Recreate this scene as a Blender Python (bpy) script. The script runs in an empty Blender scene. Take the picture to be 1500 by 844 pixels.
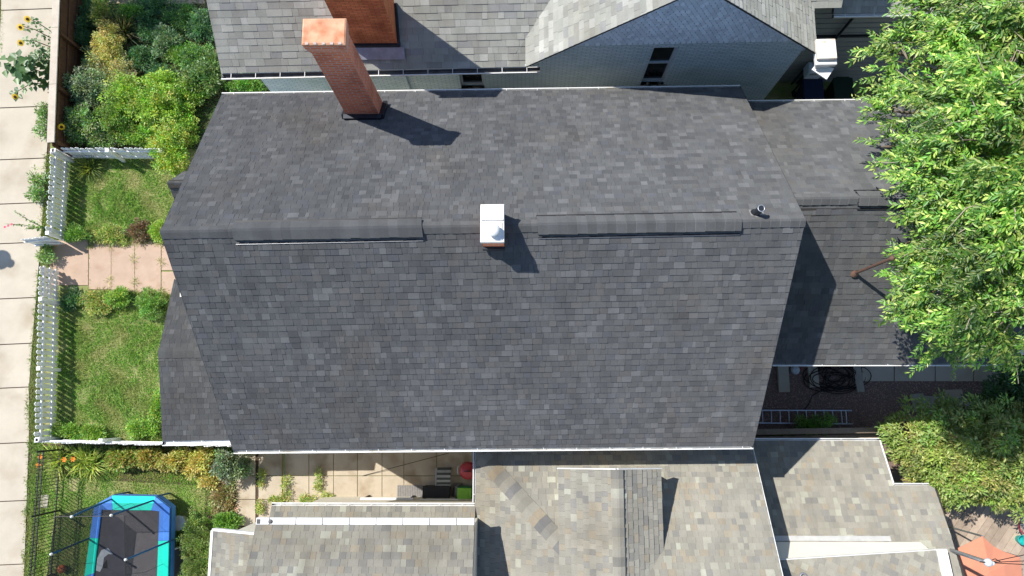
import bpy, math, random
import numpy as np
from mathutils import Vector, Matrix
rnd = random.Random(7)
NR = np.random.default_rng(11)
scene = bpy.context.scene
COL = scene.collection

# ---------------------------------------------------------------- camera maths
F, CX, CY, H = 1050.0, 750.0, 422.0, 22.0
_d = np.array([765 - CX, -(597 - CY), -F]); _d /= np.linalg.norm(_d)
_up = -_d
_x = np.array([1.0, 0, 0]); _x -= _x.dot(_up) * _up; _x /= np.linalg.norm(_x)
_y = np.cross(_up, _x)
ROT = np.array([_x, _y, _up])
EYE = np.array([0, 0, H])
def ray(px, py): return ROT @ np.array([px - CX, -(py - CY), -F])
def P(px, py, z=0.0):
    r = ray(px, py); return Vector(EYE + r * ((z - H) / r[2]))
def PP(px, py, pl):
    """point seen at a pixel on a plane (normal, point)"""
    n, p = pl; r = ray(px, py); n = np.array(n); p = np.array(p)
    return Vector(EYE + r * (n.dot(p - EYE) / n.dot(r)))
def plane3(a, b, c):
    n = (Vector(b) - Vector(a)).cross(Vector(c) - Vector(a)).normalized()
    if n.z < 0: n = -n
    return (n, Vector(a))
def m_per_px(z): return (H - z) / F

# ---------------------------------------------------------------- materials
MATS = {}
def nodes_of(name):
    m = bpy.data.materials.new(name); m.use_nodes = True
    nt = m.node_tree; b = nt.nodes['Principled BSDF']
    MATS[name] = m
    return m, nt, b
def mat(name, c, c2=None, scale=6, rough=.85, bump=0, bscale=60, metal=0, attr=False, fine=0, spec=.3, stain=None, stainscale=.6, stainlo=.55, drough=0):
    m, nt, b = nodes_of(name); N = nt.nodes; L = nt.links
    tc = N.new('ShaderNodeTexCoord')
    nz = N.new('ShaderNodeTexNoise'); nz.inputs['Scale'].default_value = scale; nz.inputs['Detail'].default_value = 6
    nz.inputs['Roughness'].default_value = .65
    L.new(tc.outputs['Object'], nz.inputs['Vector'])
    rp = N.new('ShaderNodeValToRGB')
    c2 = c2 or tuple(v * .75 for v in c)
    rp.color_ramp.elements[0].position = .32; rp.color_ramp.elements[1].position = .68
    rp.color_ramp.elements[0].color = (*c2, 1); rp.color_ramp.elements[1].color = (*c, 1)
    L.new(nz.outputs['Fac'], rp.inputs['Fac'])
    out = rp.outputs['Color']
    def mul(a, bb, fac=1.0, mode='MULTIPLY'):
        x = N.new('ShaderNodeMix'); x.data_type = 'RGBA'; x.blend_type = mode
        if hasattr(fac, 'is_linked'): L.new(fac, x.inputs[0])
        else: x.inputs[0].default_value = fac
        L.new(a, x.inputs[6])
        if hasattr(bb, 'is_linked'): L.new(bb, x.inputs[7])
        else: x.inputs[7].default_value = bb
        return x.outputs[2]
    if attr:
        at = N.new('ShaderNodeAttribute'); at.attribute_name = 'tone'
        out = mul(out, at.outputs['Color'])
    if fine:
        n2 = N.new('ShaderNodeTexNoise'); n2.inputs['Scale'].default_value = 160; n2.inputs['Detail'].default_value = 2
        L.new(tc.outputs['Object'], n2.inputs['Vector'])
        r2 = N.new('ShaderNodeMapRange'); r2.inputs[1].default_value = .3; r2.inputs[2].default_value = .7
        r2.inputs[3].default_value = 1 - fine; r2.inputs[4].default_value = 1 + fine
        L.new(n2.outputs['Fac'], r2.inputs[0])
        out = mul(out, r2.outputs[0])
    if stain:
        n3 = N.new('ShaderNodeTexNoise'); n3.inputs['Scale'].default_value = stainscale; n3.inputs['Detail'].default_value = 5
        L.new(tc.outputs['Object'], n3.inputs['Vector'])
        r3 = N.new('ShaderNodeMapRange'); r3.inputs[1].default_value = stainlo; r3.inputs[2].default_value = stainlo + .22
        L.new(n3.outputs['Fac'], r3.inputs[0])
        out = mul(out, (*stain, 1), r3.outputs[0], 'MULTIPLY')
    if name.startswith('shingle'):
        mpg = N.new('ShaderNodeMapping'); mpg.inputs['Scale'].default_value = (3.2, .35, .35); L.new(tc.outputs['Object'], mpg.inputs['Vector'])
        for vec, sc_, amp in ((mpg.outputs[0], 1.0, .09), (tc.outputs['Object'], .35, .08), (tc.outputs['Object'], 2.2, .06)):
            n5 = N.new('ShaderNodeTexNoise'); n5.inputs['Scale'].default_value = sc_; n5.inputs['Detail'].default_value = 5; L.new(vec, n5.inputs['Vector'])
            r5 = N.new('ShaderNodeMapRange'); r5.inputs[1].default_value = .3; r5.inputs[2].default_value = .7; r5.inputs[3].default_value = 1 - amp; r5.inputs[4].default_value = 1 + amp
            L.new(n5.outputs['Fac'], r5.inputs[0]); out = mul(out, r5.outputs[0])
    L.new(out, b.inputs['Base Color'])
    b.inputs['Roughness'].default_value = rough; b.inputs['Metallic'].default_value = metal
    b.inputs['Specular IOR Level'].default_value = spec
    b.inputs['Diffuse Roughness'].default_value = drough
    if bump:
        n4 = N.new('ShaderNodeTexNoise'); n4.inputs['Scale'].default_value = bscale; n4.inputs['Detail'].default_value = 4
        L.new(tc.outputs['Object'], n4.inputs['Vector'])
        bp = N.new('ShaderNodeBump'); bp.inputs['Strength'].default_value = bump; bp.inputs['Distance'].default_value = .02
        L.new(n4.outputs['Fac'], bp.inputs['Height']); L.new(bp.outputs['Normal'], b.inputs['Normal'])
    return m
def brick(name, c1, c2, mort, bw=.215, rh=.075, ms=.009, bump=.6, rough=.9, dirt=(.6, .55, .5), dirtlo=.5):
    m, nt, b = nodes_of(name); N = nt.nodes; L = nt.links
    uv = N.new('ShaderNodeUVMap')
    bk = N.new('ShaderNodeTexBrick'); bk.inputs['Scale'].default_value = 1; bk.inputs['Brick Width'].default_value = bw
    bk.inputs['Row Height'].default_value = rh; bk.inputs['Mortar Size'].default_value = ms
    bk.inputs['Color1'].default_value = (*c1, 1); bk.inputs['Color2'].default_value = (*c2, 1); bk.inputs['Mortar'].default_value = (*mort, 1)
    L.new(uv.outputs['UV'], bk.inputs['Vector'])
    nz = N.new('ShaderNodeTexNoise'); nz.inputs['Scale'].default_value = 1.6; nz.inputs['Detail'].default_value = 7
    L.new(uv.outputs['UV'], nz.inputs['Vector'])
    r3 = N.new('ShaderNodeMapRange'); r3.inputs[1].default_value = dirtlo; r3.inputs[2].default_value = dirtlo + .25
    L.new(nz.outputs['Fac'], r3.inputs[0])
    x = N.new('ShaderNodeMix'); x.data_type = 'RGBA'; x.blend_type = 'MULTIPLY'
    L.new(r3.outputs[0], x.inputs[0]); L.new(bk.outputs['Color'], x.inputs[6]); x.inputs[7].default_value = (*dirt, 1)
    L.new(x.outputs[2], b.inputs['Base Color'])
    b.inputs['Roughness'].default_value = rough; b.inputs['Specular IOR Level'].default_value = .25
    n4 = N.new('ShaderNodeTexNoise'); n4.inputs['Scale'].default_value = 40
    L.new(uv.outputs['UV'], n4.inputs['Vector'])
    sub = N.new('ShaderNodeMath'); sub.operation = 'MULTIPLY_ADD'; sub.inputs[1].default_value = .35
    inv = N.new('ShaderNodeMath'); inv.operation = 'SUBTRACT'; inv.inputs[0].default_value = 1
    L.new(bk.outputs['Fac'], inv.inputs[1]); L.new(n4.outputs['Fac'], sub.inputs[0]); L.new(inv.outputs[0], sub.inputs[2])
    bp = N.new('ShaderNodeBump'); bp.inputs['Strength'].default_value = bump; bp.inputs['Distance'].default_value = .012
    L.new(sub.outputs[0], bp.inputs['Height']); L.new(bp.outputs['Normal'], b.inputs['Normal'])
    return m
def leafmat(name, c, trans=.35, rough=.42, gain=1.0):
    m, nt, b = nodes_of(name); N = nt.nodes; L = nt.links
    at = N.new('ShaderNodeAttribute'); at.attribute_name = 'tone'
    x = N.new('ShaderNodeMix'); x.data_type = 'RGBA'; x.blend_type = 'MULTIPLY'; x.inputs[0].default_value = 1
    x.inputs[6].default_value = (*c, 1); L.new(at.outputs['Color'], x.inputs[7])
    L.new(x.outputs[2], b.inputs['Base Color']); b.inputs['Roughness'].default_value = rough; b.inputs['Specular IOR Level'].default_value = .6
    tr = N.new('ShaderNodeBsdfTranslucent')
    y = N.new('ShaderNodeMix'); y.data_type = 'RGBA'; y.blend_type = 'MULTIPLY'; y.inputs[0].default_value = 1
    y.inputs[7].default_value = (1.25, 1.15, .45, 1); L.new(x.outputs[2], y.inputs[6]); L.new(y.outputs[2], tr.inputs['Color'])
    ms = N.new('ShaderNodeMixShader'); ms.inputs[0].default_value = trans
    L.new(b.outputs[0], ms.inputs[1]); L.new(tr.outputs[0], ms.inputs[2])
    L.new(ms.outputs[0], N['Material Output'].inputs['Surface'])
    return m
def netmat(name, c, fac):
    m, nt, b = nodes_of(name); N = nt.nodes; L = nt.links
    b.inputs['Base Color'].default_value = (*c, 1); b.inputs['Roughness'].default_value = .9
    tr = N.new('ShaderNodeBsdfTransparent'); ms = N.new('ShaderNodeMixShader'); ms.inputs[0].default_value = fac
    L.new(tr.outputs[0], ms.inputs[1]); L.new(b.outputs[0], ms.inputs[2]); L.new(ms.outputs[0], N['Material Output'].inputs['Surface'])
    return m

W3 = lambda v: (v, v, v)
mat('shingle_dark', W3(1), W3(.86), scale=3, rough=.95, attr=True, fine=.28, spec=.15, stain=(.93, .88, .82), stainscale=.55, stainlo=.53, drough=1, bump=.25, bscale=170)
mat('shingle_tan', W3(1), W3(.9), scale=3, rough=.95, attr=True, fine=.2, spec=.15, stain=(.85, .8, .72), stainscale=.5, stainlo=.55, drough=1, bump=.25, bscale=170)
mat('roof_deck', (.05, .045, .04), rough=.9)
mat('white_paint', (.8, .8, .78), (.7, .7, .67), scale=3, rough=.45, stain=(.78, .74, .66), stainscale=2)
mat('picket_paint', (.82, .82, .82), (.72, .72, .71), scale=9, rough=.5, stain=(.8, .78, .72), stainscale=3)
mat('gutter_trough', (.14, .14, .14), (.07, .065, .06), scale=5, rough=.7)
mat('dark_metal', (.035, .04, .05), rough=.45, metal=.4)
mat('lead_flashing', (.34, .35, .4), (.24, .25, .28), scale=5, rough=.5, metal=.4)
mat('pale_flashing', (.5, .5, .48), (.4, .4, .39), scale=4, rough=.6)
mat('copper_cap', (.7, .4, .25), (.56, .28, .16), scale=4, rough=.75, metal=.05, stain=(.75, .55, .45), stainscale=3, stainlo=.45)
mat('steel', (.55, .57, .6), rough=.4, metal=.8)
mat('aluminium', (.5, .53, .57), (.4, .42, .45), scale=9, rough=.4, metal=.6)
mat('rust', (.8, .77, .72), (.74, .7, .64), scale=3, rough=.6, stain=(.55, .33, .18), stainscale=4.5, stainlo=.52)
mat('rust_pipe', (.16, .09, .06), (.1, .06, .05), scale=12, rough=.8)
mat('cream_stucco', (.74, .7, .6), (.7, .66, .55), scale=2, rough=.9, bump=.2, bscale=90)
mat('house_paint', (.62, .68, .72), (.55, .61, .65), scale=2, rough=.85)
mat('scallop_paint', (.82, .9, .97), (.73, .83, .93), scale=5, rough=.8, attr=True)
brick('red_brick', (.8, .21, .08), (.64, .14, .055), (.55, .38, .3), ms=.012, dirt=(.7, .6, .55))
brick('orange_brick', (.74, .26, .1), (.57, .165, .07), (.26, .12, .07), bw=.2, rh=.065, ms=.007, dirt=(.55, .5, .48), dirtlo=.46)
brick('white_brick', (.82, .92, .97), (.72, .84, .9), (.48, .62, .7), ms=.013, bump=1.6, dirt=(.8, .84, .82), dirtlo=.48)
mat('siding', (.3, .3, .275), (.26, .26, .24), scale=2, rough=.8)
mat('glass_dark', (.012, .014, .016), (.008, .009, .01), rough=.1, spec=.6)
mat('concrete', (.5, .445, .355), (.435, .385, .305), scale=1.2, rough=.95, bump=.15, bscale=120, fine=.07, stain=(.78, .74, .68), stainscale=.9, stainlo=.52)
mat('concrete_old', (.47, .405, .31), (.39, .33, .25), scale=1.7, rough=.95, bump=.2, bscale=90, fine=.08, stain=(.66, .6, .52), stainscale=1.6, stainlo=.5)
mat('sandstone', (.47, .345, .26), (.4, .29, .215), scale=2.5, rough=.95, bump=.2, bscale=70, fine=.07, stain=(.8, .75, .7), stainscale=2.2)
mat('soil', (.11, .075, .05), (.06, .042, .03), scale=8, rough=1, bump=.8, bscale=30, fine=.3)
mat('turf', (.13, .2, .045), (.34, .3, .15), scale=1.5, rough=1, bump=.6, bscale=50, fine=.3)
mat('gravel_mat', (.27, .19, .155), (.12, .085, .075), scale=38, rough=1, bump=1, bscale=45, fine=.3)
mat('gravel_chip', (.38, .27, .23), (.22, .16, .14), scale=20, rough=1, attr=True)
mat('mortar', (.5, .42, .37), scale=8, rough=.95)
mat('scallop_gap_shade', (.22, .3, .38), rough=.9)  # dark backing colour stands for the shade in gaps between scallops
mat('cream_siding', (.9, .86, .75), (.87, .83, .71), scale=1.5, rough=.8)
mat('cap_metal', (.8, .79, .76), (.72, .7, .66), scale=5, rough=.5, stain=(.72, .62, .5), stainscale=3.5, stainlo=.5)
mat('pale_wood', (.52, .46, .38), (.42, .36, .29), scale=4, rough=.85, bump=.2, bscale=50)
mat('brown_wood', (.13, .06, .03), (.08, .04, .02), scale=4, rough=.8, bump=.2, bscale=30)
mat('weathered_wood', (.36, .29, .22), (.27, .21, .16), scale=5, rough=.9, bump=.3, bscale=40, attr=True)
mat('bark', (.22, .17, .12), (.13, .1, .07), scale=9, rough=.95, bump=.5)
mat('twig', (.42, .36, .28), (.3, .25, .19), scale=9, rough=.9)
mat('stem', (.12, .13, .04), (.1, .08, .03), scale=9, rough=.9)
mat('black_iron', (.012, .013, .014), rough=.4, spec=.5)
mat('black_rubber', (.012, .012, .013), (.02, .02, .02), rough=.6)
mat('tramp_mat', (.085, .08, .085), (.07, .066, .07), scale=5, rough=.85)
mat('tramp_blue', (.07, .25, .75), (.055, .2, .62), scale=4, rough=.45)
mat('tramp_teal', (.0, .72, .54), (.0, .62, .45), scale=4, rough=.45)
mat('tramp_pole', (.02, .1, .26), rough=.4)
netmat('net_dark', (.025, .028, .03), .7)
netmat('net_light', (.025, .028, .03), .3)
mat('basketball', (.45, .12, .04), (.38, .09, .03), rough=.7)
mat('salmon_canvas', (.6, .25, .155), (.55, .22, .135), scale=1.5, rough=.9)
mat('lime_plastic', (.25, .55, .06), (.2, .48, .05), scale=4, rough=.4)
mat('green_plastic', (.02, .2, .08), rough=.4)
mat('dark_green_plastic', (.012, .03, .018), rough=.5)
mat('navy_plastic', (.012, .018, .06), rough=.5)
mat('red_enamel', (.38, .03, .05), rough=.3, spec=.5)
mat('grey_mat', (.27, .26, .25), (.2, .19, .18), scale=20, rough=.9)
mat('black_plastic', (.02, .021, .023), rough=.5)
mat('teal_plastic', (.02, .4, .38), rough=.4)
mat('bin_white', (.62, .66, .68), rough=.5)
mat('stripe_light', (.4, .42, .42), rough=.8)
mat('stripe_dark', (.09, .1, .1), rough=.8)
mat('pale_stone', (.4, .37, .31), (.3, .27, .22), scale=6, rough=.9, bump=.3)
mat('petal', (.85, .55, .02), rough=.7)
mat('petal_orange', (.85, .24, .02), rough=.7)
mat('petal_pink', (.7, .12, .2), rough=.7)
mat('seedhead', (.06, .03, .012), rough=.9)
leafmat('leaf', (1.14, 1.14, 1.1))
leafmat('blade', (1.1, 1.12, 1.05), trans=.3, rough=.6)

# ---------------------------------------------------------------- mesh builder
class MB:
    def __init__(s): s.v = []; s.f = []; s.m = []; s.c = []; s.mats = []; s.smooth = []
    def mi(s, m):
        if m not in s.mats: s.mats.append(m)
        return s.mats.index(m)
    def face(s, pts, m, c=None, smooth=False):
        b = len(s.v); s.v += [tuple(p) for p in pts]; s.f.append(tuple(range(b, b + len(pts)))); s.m.append(s.mi(m)); s.c.append(c or (1, 1, 1)); s.smooth.append(smooth)
        return s
    def faces(s, vs, fs, m, c=None, smooth=False):
        b = len(s.v); s.v += [tuple(p) for p in vs]; k = s.mi(m)
        for f in fs: s.f.append(tuple(b + i for i in f)); s.m.append(k); s.c.append(c or (1, 1, 1)); s.smooth.append(smooth)
        return s
    def hexa(s, q0, q1, m, c=None):
        """solid between quad q0 (bottom) and q1 (top)"""
        n = len(q0); vs = list(q0) + list(q1)
        fs = [tuple(reversed(range(n))), tuple(range(n, 2 * n))] + [(i, (i + 1) % n, n + (i + 1) % n, n + i) for i in range(n)]
        return s.faces(vs, fs, m, c)
    def box(s, c, size, m, ang=0, bev=0, col=None, mtx=None):
        hx, hy, hz = (a / 2 for a in size); vs = []
        if bev <= 0:
            ring = [(-hx, -hy), (hx, -hy), (hx, hy), (-hx, hy)]
            rings = [(ring, -hz), (ring, hz)]
        else:
            b = min(bev, hx * .9, hy * .9, hz * .9)
            def rr(e): 
                x, y = hx - e, hy - e
                return [(-x + b, -y), (x - b, -y), (x, -y + b), (x, y - b), (x - b, y), (-x + b, y), (-x, y - b), (-x, -y + b)]
            rings = [(rr(b), -hz), (rr(0), -hz + b), (rr(0), hz - b), (rr(b), hz)]
        R = Matrix.Rotation(ang, 4, 'Z')
        M = Matrix.Translation(Vector(c)) @ (mtx if mtx is not None else R)
        n = len(rings[0][0])
        for r, z in rings:
            for x, y in r: vs.append(M @ Vector((x, y, z)))
        fs = [tuple(reversed(range(n))), tuple(range((len(rings) - 1) * n, len(rings) * n))]
        for k in range(len(rings) - 1):
            for i in range(n): fs.append((k * n + i, k * n + (i + 1) % n, (k + 1) * n + (i + 1) % n, (k + 1) * n + i))
        return s.faces(vs, fs, m, col)
    def beam(s, a, b, w, h, m, up=(0, 0, 1), col=None):
        a, b = Vector(a), Vector(b); d = (b - a); L = d.length; d.normalize()
        side = d.cross(Vector(up)); 
        if side.length < 1e-4: side = Vector((1, 0, 0))
        side.normalize(); u = side.cross(d)
        q = lambda p: [p - side * w / 2 - u * h / 2, p + side * w / 2 - u * h / 2, p + side * w / 2 + u * h / 2, p - side * w / 2 + u * h / 2]
        return s.hexa(q(a), q(b), m, col)
    def tube(s, pts, r, m, n=8, cap=True):
        pts = [Vector(p) for p in pts]; rs = r if isinstance(r, (list, tuple)) else [r] * len(pts)
        vs = []; prev = None
        for i, p in enumerate(pts):
            d = (pts[min(i + 1, len(pts) - 1)] - pts[max(i - 1, 0)]).normalized()
            a = d.cross(Vector((0, 0, 1)) if prev is None else prev)
            if prev is not None: a = prev - d * prev.dot(d)
            if a.length < 1e-4: a = d.orthogonal()
            a.normalize(); prev = a; b = d.cross(a)
            for k in range(n):
                t = 2 * math.pi * k / n; vs.append(p + (a * math.cos(t) + b * math.sin(t)) * rs[i])
        fs = []
        for i in range(len(pts) - 1):
            for k in range(n): fs.append((i * n + k, i * n + (k + 1) % n, (i + 1) * n + (k + 1) % n, (i + 1) * n + k))
        s.faces(vs, fs, m, smooth=True)
        if cap:
            s.face(list(reversed(vs[:n])), m); s.face(vs[-n:], m)
        return s
    def lathe(s, c, prof, m, n=20, mtx=None):
        vs = []; M = Matrix.Translation(Vector(c)) @ (mtx if mtx is not None else Matrix.Identity(4))
        for r, z in prof:
            for k in range(n):
                t = 2 * math.pi * k / n; vs.append(M @ Vector((r * math.cos(t), r * math.sin(t), z)))
        fs = [(i * n + k, i * n + (k + 1) % n, (i + 1) * n + (k + 1) % n, (i + 1) * n + k) for i in range(len(prof) - 1) for k in range(n)]
        s.faces(vs, fs, m, smooth=True); s.face(vs[-n:], m); s.face(list(reversed(vs[:n])), m)
        return s
    def build(s, name, parent=None, origin=None):
        o0 = Vector(origin) if origin is not None else (wloc(parent) if parent else Vector((0, 0, 0)))
        me = bpy.data.meshes.new(name)
        me.from_pydata([(p[0] - o0.x, p[1] - o0.y, p[2] - o0.z) for p in s.v], [], s.f)
        for m in s.mats: me.materials.append(MATS[m])
        me.polygons.foreach_set('material_index', s.m)
        me.polygons.foreach_set('use_smooth', s.smooth)
        lt = np.array([len(f) for f in s.f])
        at = me.color_attributes.new('tone', 'FLOAT_COLOR', 'CORNER')
        cc = np.ones((len(s.f), 4), np.float32); cc[:, :3] = np.array(s.c)
        at.data.foreach_set('color', np.repeat(cc, lt, axis=0).ravel())
        if any(m.endswith('_brick') for m in s.mats):
            uv = me.uv_layers.new(name='UVMap'); V = s.v
            out = []
            for f in s.f:
                a, b, c = Vector(V[f[0]]), Vector(V[f[1]]), Vector(V[f[2]]); n = (b - a).cross(c - b)
                ax, ay, az = abs(n.x), abs(n.y), abs(n.z)
                for i in f:
                    p = V[i]
                    out += ([p[0], p[1]] if az > max(ax, ay) else ([p[0], p[2]] if ay >= ax else [p[1], p[2]]))
            uv.data.foreach_set('uv', out)
        ob = bpy.data.objects.new(name, me); COL.objects.link(ob)
        if parent: ob.parent = parent; ob.location = o0 - wloc(parent)
        else: ob.location = o0
        return ob
def wloc(o):
    v = Vector(o.location)
    while o.parent: o = o.parent; v += Vector(o.location)
    return v
def tag(o, label, cat, group=None):
    o['label'] = label; o['category'] = cat
    if group: o['group'] = group
    return o
def thing(name, label, cat, loc, group=None, rz=0):
    o = bpy.data.objects.new(name, None); o.empty_display_size = .2; COL.objects.link(o)
    o.location = loc; o.rotation_euler.z = rz
    return tag(o, label, cat, group)
def struct(o): o['kind'] = 'structure'; return o
def stuff(o): o['kind'] = 'stuff'; return o
def copyto(src, parent, loc):
    c = src.copy(); COL.objects.link(c); c.parent = parent; c.location = loc; return c

# ---------------------------------------------------------------- shingles
def frame_of(poly):
    n = (poly[1] - poly[0]).cross(poly[2] - poly[0]).normalized()
    if n.z < 0: n = -n
    v = (Vector((0, 0, 1)) - n * n.z).normalized(); u = v.cross(n)
    return u, v, n
def clip(sub, poly):
    area = sum(poly[i][0] * poly[(i + 1) % len(poly)][1] - poly[(i + 1) % len(poly)][0] * poly[i][1] for i in range(len(poly)))
    if area < 0: poly = poly[::-1]
    for i in range(len(poly)):
        a, b = poly[i], poly[(i + 1) % len(poly)]
        ins = lambda p: (b[0] - a[0]) * (p[1] - a[1]) - (b[1] - a[1]) * (p[0] - a[0])
        out = []
        for j in range(len(sub)):
            p, q = sub[j], sub[(j + 1) % len(sub)]; ip, iq = ins(p), ins(q)
            if ip >= 0: out.append(p)
            if ip * iq < 0:
                t = ip / (ip - iq); out.append((p[0] + t * (q[0] - p[0]), p[1] + t * (q[1] - p[1])))
        sub = out
        if len(sub) < 3: return []
    return sub
PAL = {
 'dark': [((.108, .111, .113), 5), ((.119, .122, .123), 5), ((.093, .096, .099), 3.4), ((.146, .149, .151), 2), ((.12, .118, .115), 1.2), ((.106, .11, .12), 1)],
 'north': [((.39, .395, .35), 4), ((.43, .43, .385), 3), ((.35, .345, .31), 2.5), ((.48, .48, .44), 1.5), ((.33, .33, .32), 1)],
 'tan': [((.285, .272, .228), 5), ((.31, .296, .25), 4.5), ((.248, .24, .212), 3.2), ((.315, .27, .2), 1.8), ((.355, .348, .288), 1.3), ((.42, .425, .35), .6), ((.205, .202, .193), 1.5)],
}
def shingle(mb, poly, exp=.143, pal='dark', wr=(.07, .24), mat_='shingle_dark', gain=1.0, thick=.006, slab=.14):
    poly = [Vector(p) for p in poly]; u, v, n = frame_of(poly); o = poly[0]
    p2 = [((p - o).dot(u), (p - o).dot(v)) for p in poly]
    u0, u1 = min(p[0] for p in p2), max(p[0] for p in p2); v0, v1 = min(p[1] for p in p2), max(p[1] for p in p2)
    cols = [c for c, w in PAL[pal]]; ws = [w for c, w in PAL[pal]]
    W = lambda a, b, h: o + u * a + v * b + n * h
    r = v0; k = 0
    while r < v1:
        x = u0 - rnd.random() * .3
        rowg = rnd.uniform(.975, 1.025)
        wob = rnd.uniform(-.006, .006)
        while x < u1:
            w = rnd.uniform(*wr)
            sub = clip([(x + .002, r + wob), (x + w - .002, r + wob + rnd.uniform(-.002, .002)), (x + w - .002, r + exp + .01), (x + .002, r + exp + .01)], p2)
            if sub:
                t = thick + (rnd.random() < .45) * .007
                c = rnd.choices(cols, ws)[0]; kb = .38 if pal == 'tan' else .15; c = tuple(q * (1 - kb) + r_ * kb for q, r_ in zip(c, cols[0])); g = gain * rowg * rnd.uniform(.93, 1.07); c = tuple(q * g for q in c)
                top = [W(a, b, .004 + t * max(0, 1 - (b - r) / exp)) for a, b in sub]
                bot = [W(a, b, -.004) for a, b in sub]
                m = len(sub)
                mb.faces(top + bot, [tuple(range(m))] + [(m + i, m + (i + 1) % m, (i + 1) % m, i) for i in range(m)], mat_, c)
            x += w
        r += exp; k += 1
    if slab:
        mb.hexa([p - n * slab for p in poly], [p - n * .002 for p in poly], 'roof_deck')
    return mb
def ridge_caps(mb, a, b, nL, nR, hw=.15, step=.2, lift=.02, pal='dark', mat_='shingle_dark', gain=1.0, jig=0):
    """cap shingles folded over the line a-b; nL / nR: directions running down each face"""
    a, b = Vector(a), Vector(b); d = (b - a); L = d.length; d.normalize()
    cols = [c for c, w in PAL[pal]]; ws = [w for c, w in PAL[pal]]
    nL, nR = Vector(nL).normalized(), Vector(nR).normalized()
    up = (-(nL + nR)); up.normalize()
    s = 0.0
    while s < L - .02:
        e = min(s + step, L); cv = rnd.uniform(.86, 1.12); c = tuple(q * gain * cv for q in (cols[1] if pal == 'dark' else rnd.choices(cols, ws)[0]))
        p0 = a + d * s + up * (lift + .02); p1 = a + d * (e + .004) + up * (lift)
        w = hw * rnd.uniform(.97, 1.03)
        t0, t1 = up * .02, up * .012
        vs = []
        for p, t in ((p0, .0), (p1, .0)):
            vs += [p + nL * w, p + nL * .03 + up * .004, p + nR * .03 + up * .004, p + nR * w]
        vs += [q - up * .02 for q in vs]
        fs = [(0, 1, 5, 4), (1, 2, 6, 5), (2, 3, 7, 6), (8, 9, 1, 0), (9, 10, 2, 1), (10, 11, 3, 2), (12, 8, 0, 4), (3, 11, 15, 7), (4, 5, 13, 12), (5, 6, 14, 13), (6, 7, 15, 14)]
        mb.faces(vs, fs, mat_, c)
        s = e
    return mb
def gutter(mb, a, b, out, w=.11, h=.1, ends=True, strap=.75, inner='white_paint'):
    """K gutter along a-b whose inner lip touches the eave; out = horizontal unit direction away from roof"""
    a, b = Vector(a), Vector(b); out = Vector(out).normalized(); z = Vector((0, 0, 1))
    prof = [(0.0, -.005), (0.0, -h), (w * .72, -h), (w, -.02), (w, 0.012), (w - .02, 0.012), (w - .02, -.02), (w * .7, -h + .012), (.012, -h + .012), (.012, -.005)]
    A = [a + out * x + z * y for x, y in prof]; B = [b + out * x + z * y for x, y in prof]; n = len(prof)
    for i in range(n):
        j = (i + 1) % n
        mb.face([A[i], B[i], B[j], A[j]], inner if i in (6, 7, 8) else 'white_paint')
    if ends:
        for E in (A, B): mb.face([E[0], E[1], E[2], E[3], E[4], E[5]][::-1], 'white_paint'); 
        mb.face([A[0], A[1], A[2], A[3], A[4]], 'white_paint'); mb.face([B[0], B[1], B[2], B[3], B[4]], 'white_paint')
    L = (b - a).length; d = (b - a).normalized(); s = strap * .4
    while s < L:
        p = a + d * s; mb.beam(p + z * .016, p + out * w + z * .016, .012, .005, 'white_paint'); s += strap
    return mb

# ---------------------------------------------------------------- leaves
def leafobj(name, C, D, N, Ln, Wd, T, parent=None, m='leaf', fold=.15, origin=None):
    C, D, N = (np.asarray(a, float) for a in (C, D, N)); n = len(C)
    D = D / np.linalg.norm(D, axis=1, keepdims=True)
    S = np.cross(D, N); S /= (np.linalg.norm(S, axis=1, keepdims=True) + 1e-9); U = np.cross(S, D)
    Ln = np.broadcast_to(np.asarray(Ln, float).reshape(-1, 1), (n, 1)); Wd = np.broadcast_to(np.asarray(Wd, float).reshape(-1, 1), (n, 1))
    o0 = np.array(origin if origin is not None else (wloc(parent) if parent else (0, 0, 0)))
    mid = C + D * Ln * .45
    V = np.stack([C, mid + S * Wd / 2 + U * Wd * fold, C + D * Ln - U * Ln * .12, mid - S * Wd / 2 + U * Wd * fold], 1).reshape(-1, 3) - o0
    me = bpy.data.meshes.new(name)
    me.vertices.add(4 * n); me.vertices.foreach_set('co', V.astype(np.float32).ravel())
    idx = np.arange(n)[:, None] * 4 + np.array([[0, 1, 2, 0, 2, 3]])
    me.loops.add(6 * n); me.loops.foreach_set('vertex_index', idx.astype(np.int32).ravel())
    me.polygons.add(2 * n); me.polygons.foreach_set('loop_start', (np.arange(2 * n) * 3).astype(np.int32))
    me.update(calc_edges=True); me.materials.append(MATS[m])
    at = me.color_attributes.new('tone', 'FLOAT_COLOR', 'POINT')
    cc = np.ones((n, 4), np.float32); cc[:, :3] = T
    at.data.foreach_set('color', np.repeat(cc, 4, axis=0).ravel())
    ob = bpy.data.objects.new(name, me); COL.objects.link(ob)
    if parent: ob.parent = parent
    else: ob.location = o0
    return ob
def tones(n, pal, jit=.18):
    p = np.array(pal, float); i = NR.integers(0, len(p), n); f = NR.random((n, 1))
    j = NR.integers(0, len(p), n)
    return (p[i] * f + p[j] * (1 - f)) * NR.uniform(1 - jit, 1 + jit, (n, 1))
def unit(n):
    a = NR.normal(size=(n, 3)); return a / np.linalg.norm(a, axis=1, keepdims=True)
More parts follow.
